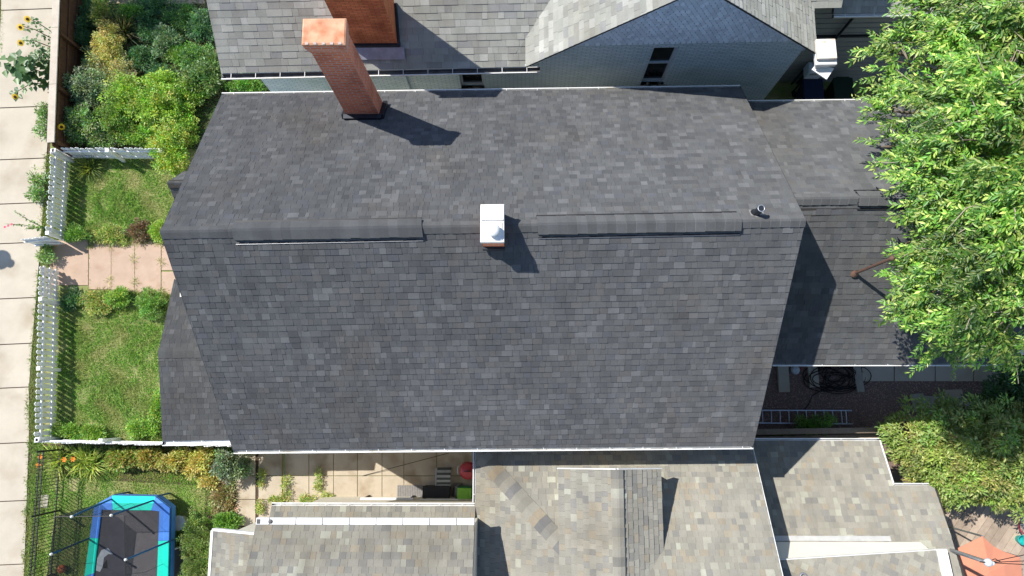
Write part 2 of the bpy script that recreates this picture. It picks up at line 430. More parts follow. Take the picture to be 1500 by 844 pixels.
def crown(lobes, nclump, per, cr, ln, wd, pal, droop=.0, upbias=.4, low=-.25, inner=.55, clumpvar=.25):
    """leaf arrays: clumps on and inside ellipsoid lobes, leaves around each clump centre"""
    vol = np.array([r[0] * r[1] + .01 for c, r in lobes]); vol = vol / vol.sum()
    k = NR.choice(len(lobes), nclump, p=vol)
    cs = np.array([c for c, r in lobes], float)[k]; rs = np.array([r for c, r in lobes], float)[k]
    u = unit(nclump); u[:, 2] = np.where(u[:, 2] < low, -u[:, 2], u[:, 2])
    rad = NR.uniform(inner, 1.0, (nclump, 1)) ** .6 * (1 + .22 * np.sin(u[:, :1] * 7 + cs[:, :1] * 3) * np.sin(u[:, 1:2] * 6 + 1))
    stray = NR.random((nclump, 1)) < .16
    rad = np.where(stray, NR.uniform(1.05, 1.5, (nclump, 1)), rad)
    cc = cs + u * rs * rad
    n = nclump * per; q = np.repeat(cc, per, 0); uo = np.repeat(u, per, 0)
    off = unit(n) * NR.random((n, 1)) ** .5 * cr
    C = q + off
    D = off / cr * .8 + uo * .5 + unit(n) * .45; D[:, 2] += -droop
    N_ = uo * .5 + unit(n) * .55; N_[:, 2] += upbias + .4
    ct = np.repeat(NR.uniform(1 - clumpvar, 1 + clumpvar, (nclump, 1)) * (1 + NR.normal(0, .1, (nclump, 3))), per, 0)
    T = tones(n, pal) * ct
    L = ln * NR.uniform(.6, 1.25, n); Wd_ = wd * NR.uniform(.7, 1.2, n)
    return C, D, N_, L, Wd_, T, cc
def shrub(name, label, cat, px, py, h, rpx, nclump, per, pal, ln=.07, wd=.035, cr=.13, lobes=None, group=None, droop=0, stems=5, m='leaf', clumpvar=.25, inner=.5, flat=.75, part='foliage'):
    """px,py,h: pixel and height of the crown's middle; rpx: radii in pixels (x,y)"""
    mid = P(px, py, h * .55); base = Vector((mid.x, mid.y, 0)); k = m_per_px(h * .55)
    rx, ry = rpx[0] * k, rpx[1] * k
    t = thing(name, label, cat, base, group)
    lb = []
    nl = lobes or 5
    for i in range(nl):
        a = 2 * math.pi * i / nl + rnd.random() * 1.2; f = rnd.uniform(.3, .85)
        lb.append(((mid.x + math.cos(a) * rx * f, mid.y + math.sin(a) * ry * f, h * rnd.uniform(.34, .66)), (rx * rnd.uniform(.3, .58), ry * rnd.uniform(.3, .58), h * rnd.uniform(.26, .4))))
    lb.append(((mid.x, mid.y, h * .6), (rx * .6, ry * .6, h * .4)))
    C, D, N_, L, Wd, T, cc = crown(lb, nclump, per, cr, ln, wd, pal, droop=droop, clumpvar=clumpvar, inner=inner)
    C[:, 2] = np.maximum(C[:, 2], .02)
    leafobj(part, C, D, N_, L, Wd, T, t, m)
    for i in range(stems):
        q = cc[rnd.randrange(len(cc))]; b = base + Vector((rnd.uniform(-.08, .08), rnd.uniform(-.08, .08), 0))
        mb = MB(); mb.tube([b, b.lerp(Vector(q), .5) + Vector((0, 0, .1 * h)), Vector(q)], [.014, .01, .004], 'stem', 5); mb.build('stem', t)
    return t

# ================================================================ GROUND
Z = Vector((0, 0, 1))
def sheet(name, pxs, z, m, world=None):
    mb = MB(); pts = world or [P(x, y, 0) for x, y in pxs]
    mb.face([Vector((p[0], p[1], z)) for p in pts], m)
    return struct(mb.build(name))
sheet('ground', None, -.004, 'turf', [(-200, -200), (200, -200), (200, 200), (-200, 200)])
# sidewalk: individual flags with tooled joints
def poly_y(tab, y):
    for (y0, x0), (y1, x1) in zip(tab, tab[1:]):
        if y0 <= y <= y1: return x0 + (x1 - x0) * (y - y0) / (y1 - y0)
    return tab[-1][1] if y > tab[-1][0] else tab[0][1]
mb = MB()
joints = [-500, -430, -360, -282, -208, -135, -60, 13, 84, 156, 232, 297, 355, 436, 503, 567, 648, 733, 826, 905, 985, 1065, 1150]
WR = [(-500, 100), (0, 84), (215, 70), (300, 64), (400, 57), (500, 48), (600, 41), (648, 43), (700, 41), (844, 36), (1150, 20)]
WL = [(-500, 10), (0, 3), (110, -2), (844, -34), (1150, -50)]
for a, b in zip(joints, joints[1:]):
    q = [P(poly_y(WL, b), b + 3 - .75), P(poly_y(WR, b), b - .75), P(poly_y(WR, a), a + .75), P(poly_y(WL, a), a + 3 + .75)]
    mb.hexa([p - Z * .08 for p in q], [p + Z * .03 for p in q], 'concrete')
struct(mb.build('sidewalk'))
sheet('joint_bed', [(-30, 1150), (24, 1150), (50, 600), (60, 400), (110, -300), (0, -300)], .004, 'soil')
sheet('flower_bed', [(96, 218), (96, -60), (400, -60), (400, 218)], .004, 'soil')
sheet('side_bed', [(60, 650), (345, 655), (370, 700), (352, 760), (300, 770), (300, 712), (90, 700)], .004, 'soil')
sheet('gravel_yard', [(1060, 530), (1520, 530), (1560, 640), (1560, 720), (1060, 690)], .004, 'gravel_mat')
sheet('soil_patch', [(330, 655), (395, 655), (395, 780), (330, 780)], .003, 'soil')
mb = MB()   # pink stone path
def slab(mb, pxs, h, m, gap=0):
    q = [P(x, y, 0) for x, y in pxs]; mb.hexa([p - Z * .05 for p in q], [p + Z * h for p in q], m)
for x0, x1, ya, yb in [(73, 129, 352, 418), (131, 162.5, 352, 424), (164, 197, 352, 427), (198.5, 235.5, 352, 430), (237.5, 275, 352, 396), (237.5, 275, 398.5, 432), (276.5, 330, 352, 432)]:
    slab(mb, [(x0 - .3, yb), (x1 + .6, yb), (x1 + .6, ya), (x0 - .3, ya)], .025, 'sandstone')
struct(mb.build('stone_path'))
mb = MB()
for x0, x1 in [(158, 196), (198, 240), (242, 300)]: slab(mb, [(x0, 6), (x1, 6), (x1, -30), (x0, -30)], .03, 'sandstone')
struct(mb.build('stone_terrace'))
mb = MB()   # side yard concrete flags
xs = [346, 379, 418, 453, 489, 524, 560, 592, 640, 700]
for i, (x0, x1) in enumerate(zip(xs, xs[1:])):
    for y0, y1 in [(635, 696.5), (697.5, 731), (732, 770)]:
        g = 4.5 if x1 in (379, 418) else .6
        if y0 > 730 and x1 > 460: g = 1
        slab(mb, [(x0 + .3, y1), (x1 - g, y1), (x1 - g, y0), (x0 + .3, y0)], .03 + rnd.uniform(-.004, .004), 'concrete_old')
struct(mb.build('patio'))
mb = MB()
for x0, x1 in [(1262, 1308), (1309.5, 1368), (1369.5, 1424), (1425.5, 1475)]:
    slab(mb, [(x0, 558.5), (x1, 558.5), (x1, 515), (x0, 515)], .05, 'concrete')
struct(mb.build('concrete_strip'))

# ================================================================ MAIN HOUSE
ZE, ZR = 5.4, 8.815
rA, rB = P(235, 340, ZR), P(1180, 322, ZR)
sA, sB = P(342, 660, ZE), P(1103, 653, ZE)
nA, nB = P(325, 139, ZE), P(1085, 128, ZE)
NPL = plane3(rA, rB, nA); SPL = plane3(rA, rB, sA)
nB = PP(1085, 128, NPL); sB = PP(1103, 653, SPL)
house = thing('shingled_house', 'long house in the middle with a charcoal shingle roof, a ridge chimney and white gutters', 'house', (-.6, 3.4, 0))
def part(mb, name, parent): return mb.build(name, parent)
part(shingle(MB(), [sA, sB, rB, rA]), 'roof_slope', house)
part(shingle(MB(), [nB, nA, rA, rB]), 'roof_slope', house)
dS = (sA - rA).normalized(); dN = (nA - rA).normalized()
rv = lambda x: rA.lerp(rB, (x - 235) / 945)
for x0, x1 in [(235, 342), (620, 706), (738, 790), (1086, 1180)]: part(ridge_caps(MB(), rv(x0), rv(x1), dS, dN, hw=.155, step=.185), 'ridge_cap', house)
def ridge_vent(p, q, parent, hw=.215, lift=.06):
    mb = MB(); d = (q - p).normalized()
    ridge_caps(mb, p, q, (dS + Z * .12), (dN + Z * .12), hw=hw, step=.185, lift=lift)
    v = part(mb, 'ridge_vent', parent)
    m2 = MB()
    for dd in (dS, dN):
        a, b = p + dd * (hw - .015) + Z * .028, q + dd * (hw - .015) + Z * .028
        m2.beam(a - Z * .008, b - Z * .008, .03, .035, 'black_plastic')
        a, b = p + dd * (hw + .055) + Z * .016, q + dd * (hw + .055) + Z * .016
        m2.beam(a, b, .04, .012, 'black_plastic')
        if dd is dS and hw > .2: m2.beam(a + Z * .012 + dd * .026, b + Z * .012 + dd * .026, .009, .008, 'steel')
    m2.build('vent_baffle', v)
ridge_vent(rv(342), rv(620), house); ridge_vent(rv(790), rv(1086), house)
def hz(v): v = Vector((v[0], v[1], 0)); return v.normalized()
part(gutter(MB(), sA - Z * .01, sB - Z * .01, hz(sA - rA), w=.075), 'gutter', house)
part(gutter(MB(), nA - Z * .01, nB - Z * .01, hz(nA - rA), w=.06), 'gutter', house)
# rake boards
for e, s in ((sA, rA), (nA, rA), (sB, rB), (nB, rB)):
    mb = MB(); mb.beam(e - Z * .09, s - Z * .09, .02, .15, 'dark_metal'); part(mb, 'rake_trim', house)
def walls(mb, pts, z0, z1, m):
    """closed wall ring (pts ccw)"""
    q = [Vector((p[0], p[1], z0)) for p in pts]; mb.hexa(q, [Vector((p.x, p.y, z1)) for p in q], m); return mb
ix = .35
def inset(e, dx, dy): return (e.x + dx, e.y + dy)
wp = [inset(sA, ix + .15, .3), inset(sB, -ix, .3), inset(nB, -ix - .1, -.35), inset(nA, ix + .75, -.35)]
mb = walls(MB(), wp, 0, ZE + .1, 'cream_stucco')
for (i, j, r, sg) in ((0, 3, rA, 1), (1, 2, rB, -1)):   # gable triangles
    a, b = wp[i], wp[j]; dx = .22 * sg
    pts = [Vector((a[0], a[1], ZE + .1)), Vector((b[0], b[1], ZE + .1)), Vector(((a[0] + b[0]) / 2, r.y, ZR - .25))]
    mb.hexa([p + Vector((dx, 0, 0)) for p in pts], pts, 'cream_stucco')
part(mb, 'wall', house)
# ---- brick chimney on north slope
cz = PP(508, 172, NPL); cw = .83
tc_ = MB(); x0, x1 = cz.x + .01, cz.x + .79; y0 = cz.y; y1 = y0 + .47; ZC = 9.22; tp = .045
tc_.hexa([Vector((x0, y0, 5.6)), Vector((x1, y0, 5.6)), Vector((x1, y1, 5.6)), Vector((x0, y1, 5.6))], [Vector((x0 + tp, y0 + .03, ZC)), Vector((x1 - tp, y0 + .03, ZC)), Vector((x1 - tp, y1 - .03, ZC)), Vector((x0 + tp, y1 - .03, ZC))], 'red_brick')
cw, cdp = x1 - x0 - 2 * tp, y1 - y0 - .06
for k in range(5):   # corbelled courses
    e = .013 * (k + 1) - (.008 if k == 4 else 0); z = ZC + k * .072
    tc_.box(((x0 + x1) / 2, (y0 + y1) / 2, z + .029), (cw + 2 * e, cdp + 2 * e, .058), 'red_brick'); tc_.box(((x0 + x1) / 2, (y0 + y1) / 2, z + .065), (cw + 2 * e - .014, cdp + 2 * e - .014, .0135), 'mortar')
chim = part(tc_, 'chimney', house)
mb = MB(); cxx, cyy, zz = (x0 + x1) / 2, (y0 + y1) / 2, ZC + 5 * .072
hx_, hy_ = (cw + .13) / 2, (cdp + .12) / 2
mb.box((cxx, cyy, zz + .02), (2 * hx_, 2 * hy_, .04), 'copper_cap', bev=.006)
o = [Vector((cxx + sx * hx_, cyy + sy * hy_, zz + .042)) for sx, sy in ((-1, -1), (1, -1), (1, 1), (-1, 1))]
rim = [Vector((cxx + sx * (hx_ - .03), cyy + sy * (hy_ - .03), zz + .062)) for sx, sy in ((-1, -1), (1, -1), (1, 1), (-1, 1))]
i_ = [Vector((cxx - .02 + sx * hx_ * .66, cyy + sy * hy_ * .55, zz + .046)) for sx, sy in ((-1, -1), (1, -1), (1, 1), (-1, 1))]
for k in range(4):
    j = (k + 1) % 4; mb.face([o[k], o[j], rim[j], rim[k]], 'copper_cap'); mb.face([rim[k], rim[j], i_[j], i_[k]], 'copper_cap')
mb.face(i_, 'copper_cap')
for k in range(5): mb.box((cxx - hx_ + .1 + k * (2 * hx_ - .2) / 4, cyy - hy_ + .02, zz + .06), (.06, .05, .014), 'mortar', ang=rnd.uniform(-.3, .3))
mb.build('chimney_cap', chim)
mb = MB(); sl = -NPL[0].y / NPL[0].z
for (ax, ay, bx, by) in ((x0 - .05, y0 - .05, x1 + .05, y0 - .05), (x0 - .05, y0 - .05, x0 - .05, y1), (x1 + .05, y0 - .05, x1 + .05, y1)):
    za, zb = cz.z + (ay - y0) * sl + .06, cz.z + (by - y0) * sl + .06
    mb.beam((ax, ay, za), (bx, by, zb), .1, .16, 'dark_metal')
mb.build('flashing', chim)
# ---- ridge chimney with white metal cap
WZ = 9.1; wc = P(721.5, 329, WZ); mb = MB()
mb.box((wc.x + .005, wc.y, WZ - .65), (.4, .66, 1.3), 'red_brick'); rc = part(mb, 'chimney', house)
mb = MB(); mb.box((wc.x, wc.y, WZ + .055), (.44, .72, .1), 'cap_metal', bev=.008); mb.box((wc.x, wc.y + .2, WZ + .12), (.425, .3, .03), 'cap_metal', bev=.006)
mb.box((wc.x, wc.y - .16, WZ + .112), (.36, .34, .016), 'cap_metal')
mb.build('chimney_cap', rc)
mb = MB(); mb.lathe((wc.x + .02, wc.y - .16, WZ + .11), [(.07, 0), (.07, .12), (.125, .125), (.12, .15), (.06, .18), (.005, .19)], 'white_paint', 24); mb.build('flue_cowl', rc)
mb = MB(); mb.beam((wc.x - .2, wc.y - .36, ZR - .16), (wc.x + .22, wc.y - .36, ZR - .16), .05, .14, 'dark_metal'); mb.build('flashing', rc)
# ---- plumbing vent
vp = PP(1106, 313, NPL); mb = MB()
mb.lathe((vp.x, vp.y, vp.z - .1), [(.065, 0), (.065, .47)], 'dark_metal', 18); mb.lathe((vp.x, vp.y, vp.z + .36), [(.066, 0), (.07, .012), (.054, .014), (.052, -.25)], 'steel', 18)
vn = part(mb, 'vent_pipe', house)
mb = MB(); u_, v_, n_ = frame_of([nB, nA, rA]); c_ = vp + n_ * .022
q = [c_ - u_ * .16 - v_ * .1, c_ + u_ * .1 - v_ * .1, c_ + u_ * .1 + v_ * .14, c_ - u_ * .16 + v_ * .14]
mb.hexa([p - n_ * .012 for p in q], q, 'grey_mat'); mb.lathe((vp.x, vp.y, vp.z - .03), [(.1, 0), (.066, .12)], 'dark_metal', 18); mb.build('flashing', vn)
# ---- front gable wing (south-west)
zp = 2.75; pS = P(238, 646, zp); pN = P(255, 410, zp); ym = (pS.y + pN.y) / 2
pN = P(255, 410, 2.5); zr_ = 3.35; pR = P(232, 517, zr_)
E_ = Vector((1, .016, 0)); ext = 3.3
part(shingle(MB(), [pS, pS + E_ * ext, pR + E_ * ext, pR], gain=1.02), 'porch_roof', house)
part(shingle(MB(), [pN, pN + E_ * ext, pR + E_ * ext, pR], gain=1.02), 'porch_roof', house)
part(ridge_caps(MB(), pR, pR + E_ * ext, pS - pR, pN - pR, hw=.15, step=.19), 'ridge_cap', house)
part(gutter(MB(), pS - Z * .01, pS + E_ * 1.9 - Z * .01, (0, -1, 0), w=.13), 'gutter', house)
mb = walls(MB(), [(pS.x + .3, pS.y + .3), (pS.x + 2.75, pS.y + .33), (pN.x + 2.75, pN.y - .25), (pN.x + .3, pN.y - .3)], 0, zp - .02, 'cream_stucco')
part(mb, 'porch_wall', house)
for q in (pS, pN):
    mb = MB(); mb.beam(q - Z * .09, pR - Z * .09, .02, .14, 'dark_metal'); part(mb, 'rake_trim', house)
# ---- small front gable (north-west)
qR = P(245, 268, 3.45); qS = P(263, 306, 2.75); dy = qR.y - qS.y
qS = Vector((qR.x, qR.y - dy * 1.15, 2.6)); qN = Vector((qR.x, qR.y + dy * 1.15, 2.6))
for e in (qS, qN): part(shingle(MB(), [e, e + E_ * 2.6, qR + E_ * 2.6, qR]), 'porch_roof', house)
part(ridge_caps(MB(), qR, qR + E_ * 2.6, qS - qR, qN - qR, hw=.14, step=.19), 'ridge_cap', house)
part(walls(MB(), [(qS.x + .25, qS.y + .2), (qS.x + 2.4, qS.y + .2), (qN.x + 2.4, qN.y - .2), (qN.x + .25, qN.y - .2)], 0, 2.58, 'cream_stucco'), 'porch_wall', house)
# ---- rear wing (east)
zw = 5.3; wS0 = P(1090, 533, zw); wS1 = P(1470, 533, zw); wN0 = P(1050, 151, zw)
ymid = (wS0.y + P(1180, 149.5, zw).y) / 2; zrw = min(np.arange(zw, 9, .005), key=lambda z: abs(P(1190, 291, z).y - ymid))
wR0 = P(1100, 292, zrw); L_ = wS1.x
rR0 = Vector((rB.x - 1.2, ymid, zrw)); rR1 = Vector((L_, ymid + .02, zrw))
yN = P(1180, 149.5, zw).y
eS0, eS1 = Vector((sB.x - .5, wS1.y, zw)), wS1; eN0, eN1 = Vector((nB.x - .03, yN - .01, zw)), Vector((L_, yN + .03, zw))
part(shingle(MB(), [eS0, eS1, rR1, rR0], gain=.92), 'roof_slope', house)
part(shingle(MB(), [eN1, eN0, Vector((nB.x - .03, ymid, zrw)), rR1]), 'roof_slope', house)
wS_, wN_ = (eS1 - rR1), (eN1 - rR1)
fx = lambda px: Vector((P(px, 291, zrw).x, ymid + .01, zrw))
part(ridge_caps(MB(), Vector((P(1150, 292, zrw).x, ymid, zrw)), fx(1258), wS_, wN_, hw=.155, step=.185), 'ridge_cap', house)
ridge_vent(fx(1258), fx(1440), house, hw=.19)
part(gutter(MB(), Vector((sB.x - .1, eS1.y, zw)) - Z * .01, eS1 - Z * .01, (0, -1, 0), w=.05), 'gutter', house)
part(gutter(MB(), Vector((nB.x + .04, yN, zw)) - Z * .01, eN1 - Z * .01, (0, 1, 0), w=.055), 'gutter', house)
mb = walls(MB(), [(sB.x - .6, eS1.y + .5), (L_ - .3, eS1.y + .5), (L_ - .3, yN - .3), (sB.x - .6, yN - .3)], 0, zw - .02, 'siding')
part(mb, 'wall', house)
WSPL = (plane3(eS0, eS1, rR1))
mp = PP(1251, 401, WSPL); mb = MB(); mt = mp + Z * 1.6
mb.tube([mp - Z * .1, mt], .032, 'rust_pipe', 10); ms = part(mb, 'service_mast', house)
mb = MB(); mb.lathe(mp, [(.09, .0), (.07, .05), (.04, .1)], 'rust_pipe', 14); mb.build('mast_boot', ms)
mb = MB(); mb.lathe(mt, [(.04, -.08), (.05, 0), (.045, .06), (.01, .08)], 'rust_pipe', 12); mb.build('weatherhead', ms)

# ================================================================ NORTH HOUSE
SL = .016
WPL = ((-SL, 1.0, 0.0), (0, 8.7, 0)); RPL = ((-SL, 1.0, 0.0), (0, 8.2, 0)); GPL = ((-SL, 1.0, 0.0), (0, 8.36, 0))
yl = lambda x, y0: y0 + SL * x
nh = thing('brick_house', 'neighbouring house with pale painted brick wall, scalloped gable and brown grey shingle roof', 'house', (1, 11, 0))
zg = 5.2; pitch = .8
gx0 = PP(318, 104, GPL).x; gx1 = PP(785, 95, GPL).x
XR = Vector((1, SL, 0)); YR = Vector((-SL, 1, 0))
e0 = Vector((gx0, yl(gx0, 8.42), zg)); e1 = Vector((gx1 - .05, yl(gx1, 8.42), zg))
up_ = lambda p, t: p + (YR + Z * pitch) * t
ap = PP(1033, -19, RPL); rl = PP(770, 98, RPL); rr = PP(1197, 79, RPL)
qW = (ap.z - rl.z) / (ap.x - rl.x); qE = (ap.z - rr.z) / (rr.x - ap.x)
top = 5.0
vt = (ap.z - zg) / pitch     # run at which the south slope reaches the gable ridge
apN = Vector((ap.x, yl(ap.x, 8.42) + vt, ap.z))
VW = Vector((rl.x, yl(rl.x, 8.42) + (rl.z - zg) / pitch, rl.z))
K = dict(pal='north', mat_='shingle_tan', exp=.165, wr=(.12, .4))
SP_ = lambda x, t: Vector((x, yl(x, 8.42) + t, zg + pitch * t))
tW = (rl.z - zg) / pitch; tE = (rr.z - zg) / pitch; xV = ap.x - vt * (ap.x - rl.x) / (vt - tW)
VW = SP_(rl.x, tW); VE = SP_(rr.x, tE); apN = SP_(ap.x, vt)
part(shingle(MB(), [SP_(gx0, 0), SP_(xV, 0), apN, SP_(ap.x, top), SP_(gx0, top)], **K), 'roof_slope', nh)
if tW > .03: part(shingle(MB(), [SP_(xV, 0), SP_(rl.x, 0), VW], **K), 'valley_infill', nh)

K2 = dict(pal='north', mat_='shingle_tan', exp=.15, wr=(.12, .34))
part(shingle(MB(), [rl, ap, apN, VW], gain=1.05, **K2, slab=.045), 'gable_roof', nh)
eE = Vector((rr.x, yl(rr.x, 8.5), rr.z))
part(shingle(MB(), [ap, rr, VE, apN], gain=.95, **K2, slab=.045), 'gable_roof', nh)
r2 = PP(1229, 28, plane3(e0, e1, up_(e0, 2))); e2 = Vector((rr.x + .02, yl(rr.x, 8.72), rr.z - .05)); e3 = Vector((r2.x - .1, yl(r2.x, 8.72), rr.z - .05))
part(shingle(MB(), [VE, SP_(r2.x, tE), SP_(r2.x, top), SP_(ap.x, top), apN], gain=.9, **K), 'roof_slope', nh)
GW = .2
part(gutter(MB(), e0 - Z * .02, e1 + XR * .16 - Z * .02, -YR, w=.16, h=.12, strap=.62, inner='gutter_trough'), 'gutter', nh)
# south wall, step and gable
wx0 = PP(385, 120, WPL).x; wx1 = PP(1117, 148, WPL).x
Wp = lambda x, z, o=0: Vector((x, yl(x, 8.7 + o), z))
mb = MB()
wL, wR = rl.x + .3, wx1
gz = lambda x: (ap.z - .2 - (ap.x - x) * qW) if x < ap.x else (ap.z - .2 - (x - ap.x) * qE)
# pieces round the two window openings
wa, wb = PP(957, 98, WPL), PP(934, 125, WPL)
def wall_with_holes(mb, x0, x1, z0, z1, holes, m):
    cx = sorted({x0, x1, *[h[0] for h in holes], *[h[1] for h in holes]})
    for a, b in zip(cx, cx[1:]):
        hs = sorted([h for h in holes if h[0] <= a + 1e-6 and h[1] >= b - 1e-6], key=lambda h: h[2]); zs = z0
        for h in hs + [None]:
            ze = h[2] if h else z1
            if ze > zs: mb.hexa([Wp(a, zs), Wp(b, zs), Wp(b, zs, .25), Wp(a, zs, .25)], [Wp(a, ze), Wp(b, ze), Wp(b, ze, .25), Wp(a, ze, .25)], m)
            if h: zs = h[3]
W1 = (PP(938, 124, WPL).x, PP(972, 124, WPL).x, PP(936, 125, WPL).z, PP(965, 70, WPL).z)
W2 = (PP(671, 104, WPL).x, PP(707, 104, WPL).x, PP(690, 130, WPL).z, PP(690, 98, WPL).z + .55)
scz = PP(1000, 62, WPL).z
wallx0 = wx0
wall_with_holes(mb, wallx0, wx1, 0, zg - .05, [W2, (W1[0], W1[1], W1[2], zg - .05)], 'white_brick')
zb = zg - .05
xl_, xr_ = ap.x - (ap.z - .2 - scz) / qW, ap.x + (ap.z - .2 - scz) / qE
xl0, xr0 = ap.x - (ap.z - .2 - zb) / qW, min(wx1, ap.x + (ap.z - .2 - zb) / qE)
wall_with_holes(mb, xl_, xr_, zb + .001, scz, [(W1[0], W1[1], zb, min(W1[3], scz - .02))], 'white_brick')
for xa, xb in ((xl_, xl0), (xr_, xr0)):
    q = [Wp(xa, zb), Wp(xb, zb), Wp(xb, zb, .25), Wp(xa, zb, .25)]; zt_k = min(scz, gz(xb)) if xb > ap.x else zb + .002
    mb.hexa(q, [Wp(xa, scz), Wp(xb, zt_k), Wp(xb, zt_k, .25), Wp(xa, scz, .25)], 'white_brick')
# side walls and rear so that the house is closed
for xx in (wallx0 + .12, wx1 - .12):
    mb.hexa([Vector((xx - .12, yl(xx, 8.96), 0)), Vector((xx + .12, yl(xx, 8.96), 0)), Vector((xx + .12, 16, 0)), Vector((xx - .12, 16, 0))],
            [Vector((xx - .12, yl(xx, 8.96), zb)), Vector((xx + .12, yl(xx, 8.96), zb)), Vector((xx + .12, 16, zb)), Vector((xx - .12, 16, zb))], 'white_brick')
bx = PP(592.7, 101, WPL).x   # breast below the chimney stands a little proud
bl = PP(470, 101, WPL).x
mb.hexa([Wp(bl, 0, -.14), Wp(bx, 0, -.14), Wp(bx, 0, -.003), Wp(bl, 0, -.003)], [Wp(bl, zb, -.14), Wp(bx, zb, -.14), Wp(bx, zb, -.003), Wp(bl, zb, -.003)], 'white_brick')
part(mb, 'wall', nh)
# scalloped gable (real fish-scale shingles)
mb = MB()
gpts = [Wp(rl.x + .25, max(scz, gz(rl.x + .25))), Wp(ap.x, gz(ap.x)), Wp(rr.x - .2, max(scz, gz(rr.x - .2)))]
mb.hexa([Wp(xl_, scz, .03), Wp(xr_, scz, .03), Wp(xr_, scz, .2), Wp(xl_, scz, .2)], [Wp(ap.x - .03, gz(ap.x), .03), Wp(ap.x + .03, gz(ap.x), .03), Wp(ap.x + .03, gz(ap.x), .2), Wp(ap.x - .03, gz(ap.x), .2)], 'scallop_gap_shade')
row = 0; z = scz
while z < ap.z:
    x = rl.x + (row % 2) * .065
    while x < rr.x:
        if min(gz(x), gz(x + .126)) > z + .1:
            pts = [(x + .007, z + .1)] + [(x + .063 - .056 * math.cos(t), z + .03 - .05 * math.sin(t)) for t in [i * math.pi / 6 for i in range(7)]] + [(x + .119, z + .1)]
            hh = rnd.uniform(.84, 1.1); off = rnd.uniform(0, .012)
            vs = [Wp(a, b, .018 - .05 * (1 - (b - z + .03) / .17) - off) for a, b in pts]; n = len(vs)
            mb.faces(vs + [v + YR * .016 for v in vs], [tuple(range(n))] + [(i, i + n, (i + 1) % n + n, (i + 1) % n) for i in range(n)], 'scallop_paint', (hh, hh, hh))
        x += .13
    z += .105; row += 1
part(mb, 'gable_shingles', nh)
# windows
def north_window(w, zt, arch):
    a, b, z0, z1 = w; z1 = min(z1, zt)
    mb = MB(); o = .12
    for xa, xb, za, zc in ((a, a + .06, z0, z1), (b - .06, b, z0, z1), (a + .06, b - .06, z1 - .06, z1), (a + .06, b - .06, z0, z0 + .06), (a + .06, b - .06, (z0 + z1) / 2 - .025, (z0 + z1) / 2 + .025)):
        mb.hexa([Wp(xa, za, o), Wp(xb, za, o), Wp(xb, za, o + .08), Wp(xa, za, o + .08)], [Wp(xa, zc, o), Wp(xb, zc, o), Wp(xb, zc, o + .08), Wp(xa, zc, o + .08)], 'house_paint')
    win = part(mb, 'window', nh)
    m2 = MB(); m2.hexa([Wp(a + .05, z0 + .05, o + .05), Wp(b - .05, z0 + .05, o + .05), Wp(b - .05, z0 + .05, o + .06), Wp(a + .05, z0 + .05, o + .06)], [Wp(a + .05, z1 - .05, o + .05), Wp(b - .05, z1 - .05, o + .05), Wp(b - .05, z1 - .05, o + .06), Wp(a + .05, z1 - .05, o + .06)], 'glass_dark'); m2.build('pane', win)
    m3 = MB(); m3.box(((a + b) / 2, yl((a + b) / 2, 8.68), z0 - .035), (b - a + .22, .26, .07), 'pale_stone', bev=.012); m3.build('sill', win)
    m4 = MB()
    for k in range(26):
        xx = rnd.uniform(a - .03, b + .03); s_ = rnd.uniform(.015, .04); m4.box((xx, yl(xx, 8.68 + rnd.uniform(-.1, .08)), z0 + s_ / 2), (s_ * 1.6, s_, s_), 'pale_stone' if rnd.random() < .5 else 'soil', ang=rnd.random() * 3)
    m4.build('sill_debris', win)['kind'] = 'stuff'
north_window(W1, scz - .02, True); north_window(W2, zb, False)
# big orange chimney
SSL = plane3(e0, e1, up_(e0, 2))
c0 = PP(508, 68, SSL); c1 = PP(583.6, 68, SSL); zt2 = 9.2
mb = MB(); y2 = c0.y + .75
mb.hexa([Vector((c0.x, c0.y, 4.9)), Vector((c1.x, c0.y, 4.9)), Vector((c1.x, y2, 4.9)), Vector((c0.x, y2, 4.9))], [Vector((c0.x, c0.y, zt2)), Vector((c1.x, c0.y, zt2)), Vector((c1.x, y2, zt2)), Vector((c0.x, y2, zt2))], 'orange_brick')
bc = part(mb, 'chimney', nh)
mb = MB(); mb.box(((c0.x + c1.x) / 2, (c0.y + y2) / 2, zt2 + .05), (c1.x - c0.x + .12, .87, .1), 'pale_stone', bev=.02); mb.build('chimney_cap', bc)
mb = MB()
mb.beam((c0.x - .04, c0.y - .03, c0.z + .06), (c1.x + .04, c0.y - .03, c0.z + .06), .06, .16, 'dark_metal')
mb.beam((c1.x + .03, c0.y - .03, c0.z + .04), (c1.x + .03, y2, c0.z + .04 + .78 * pitch), .05, .16, 'dark_metal')
u_, v_, n_ = frame_of([e0, e1, up_(e0, 2)]); a_, b_ = Vector((c0.x - .05, c0.y - .03, c0.z + .02)), Vector((c1.x + .15, c0.y - .03, c0.z + .02))
q = [a_ - v_ * .3, b_ - v_ * .3, b_, a_]; mb.hexa([p + n_ * .02 for p in q], [p + n_ * .035 for p in q], 'lead_flashing'); mb.build('flashing', bc)
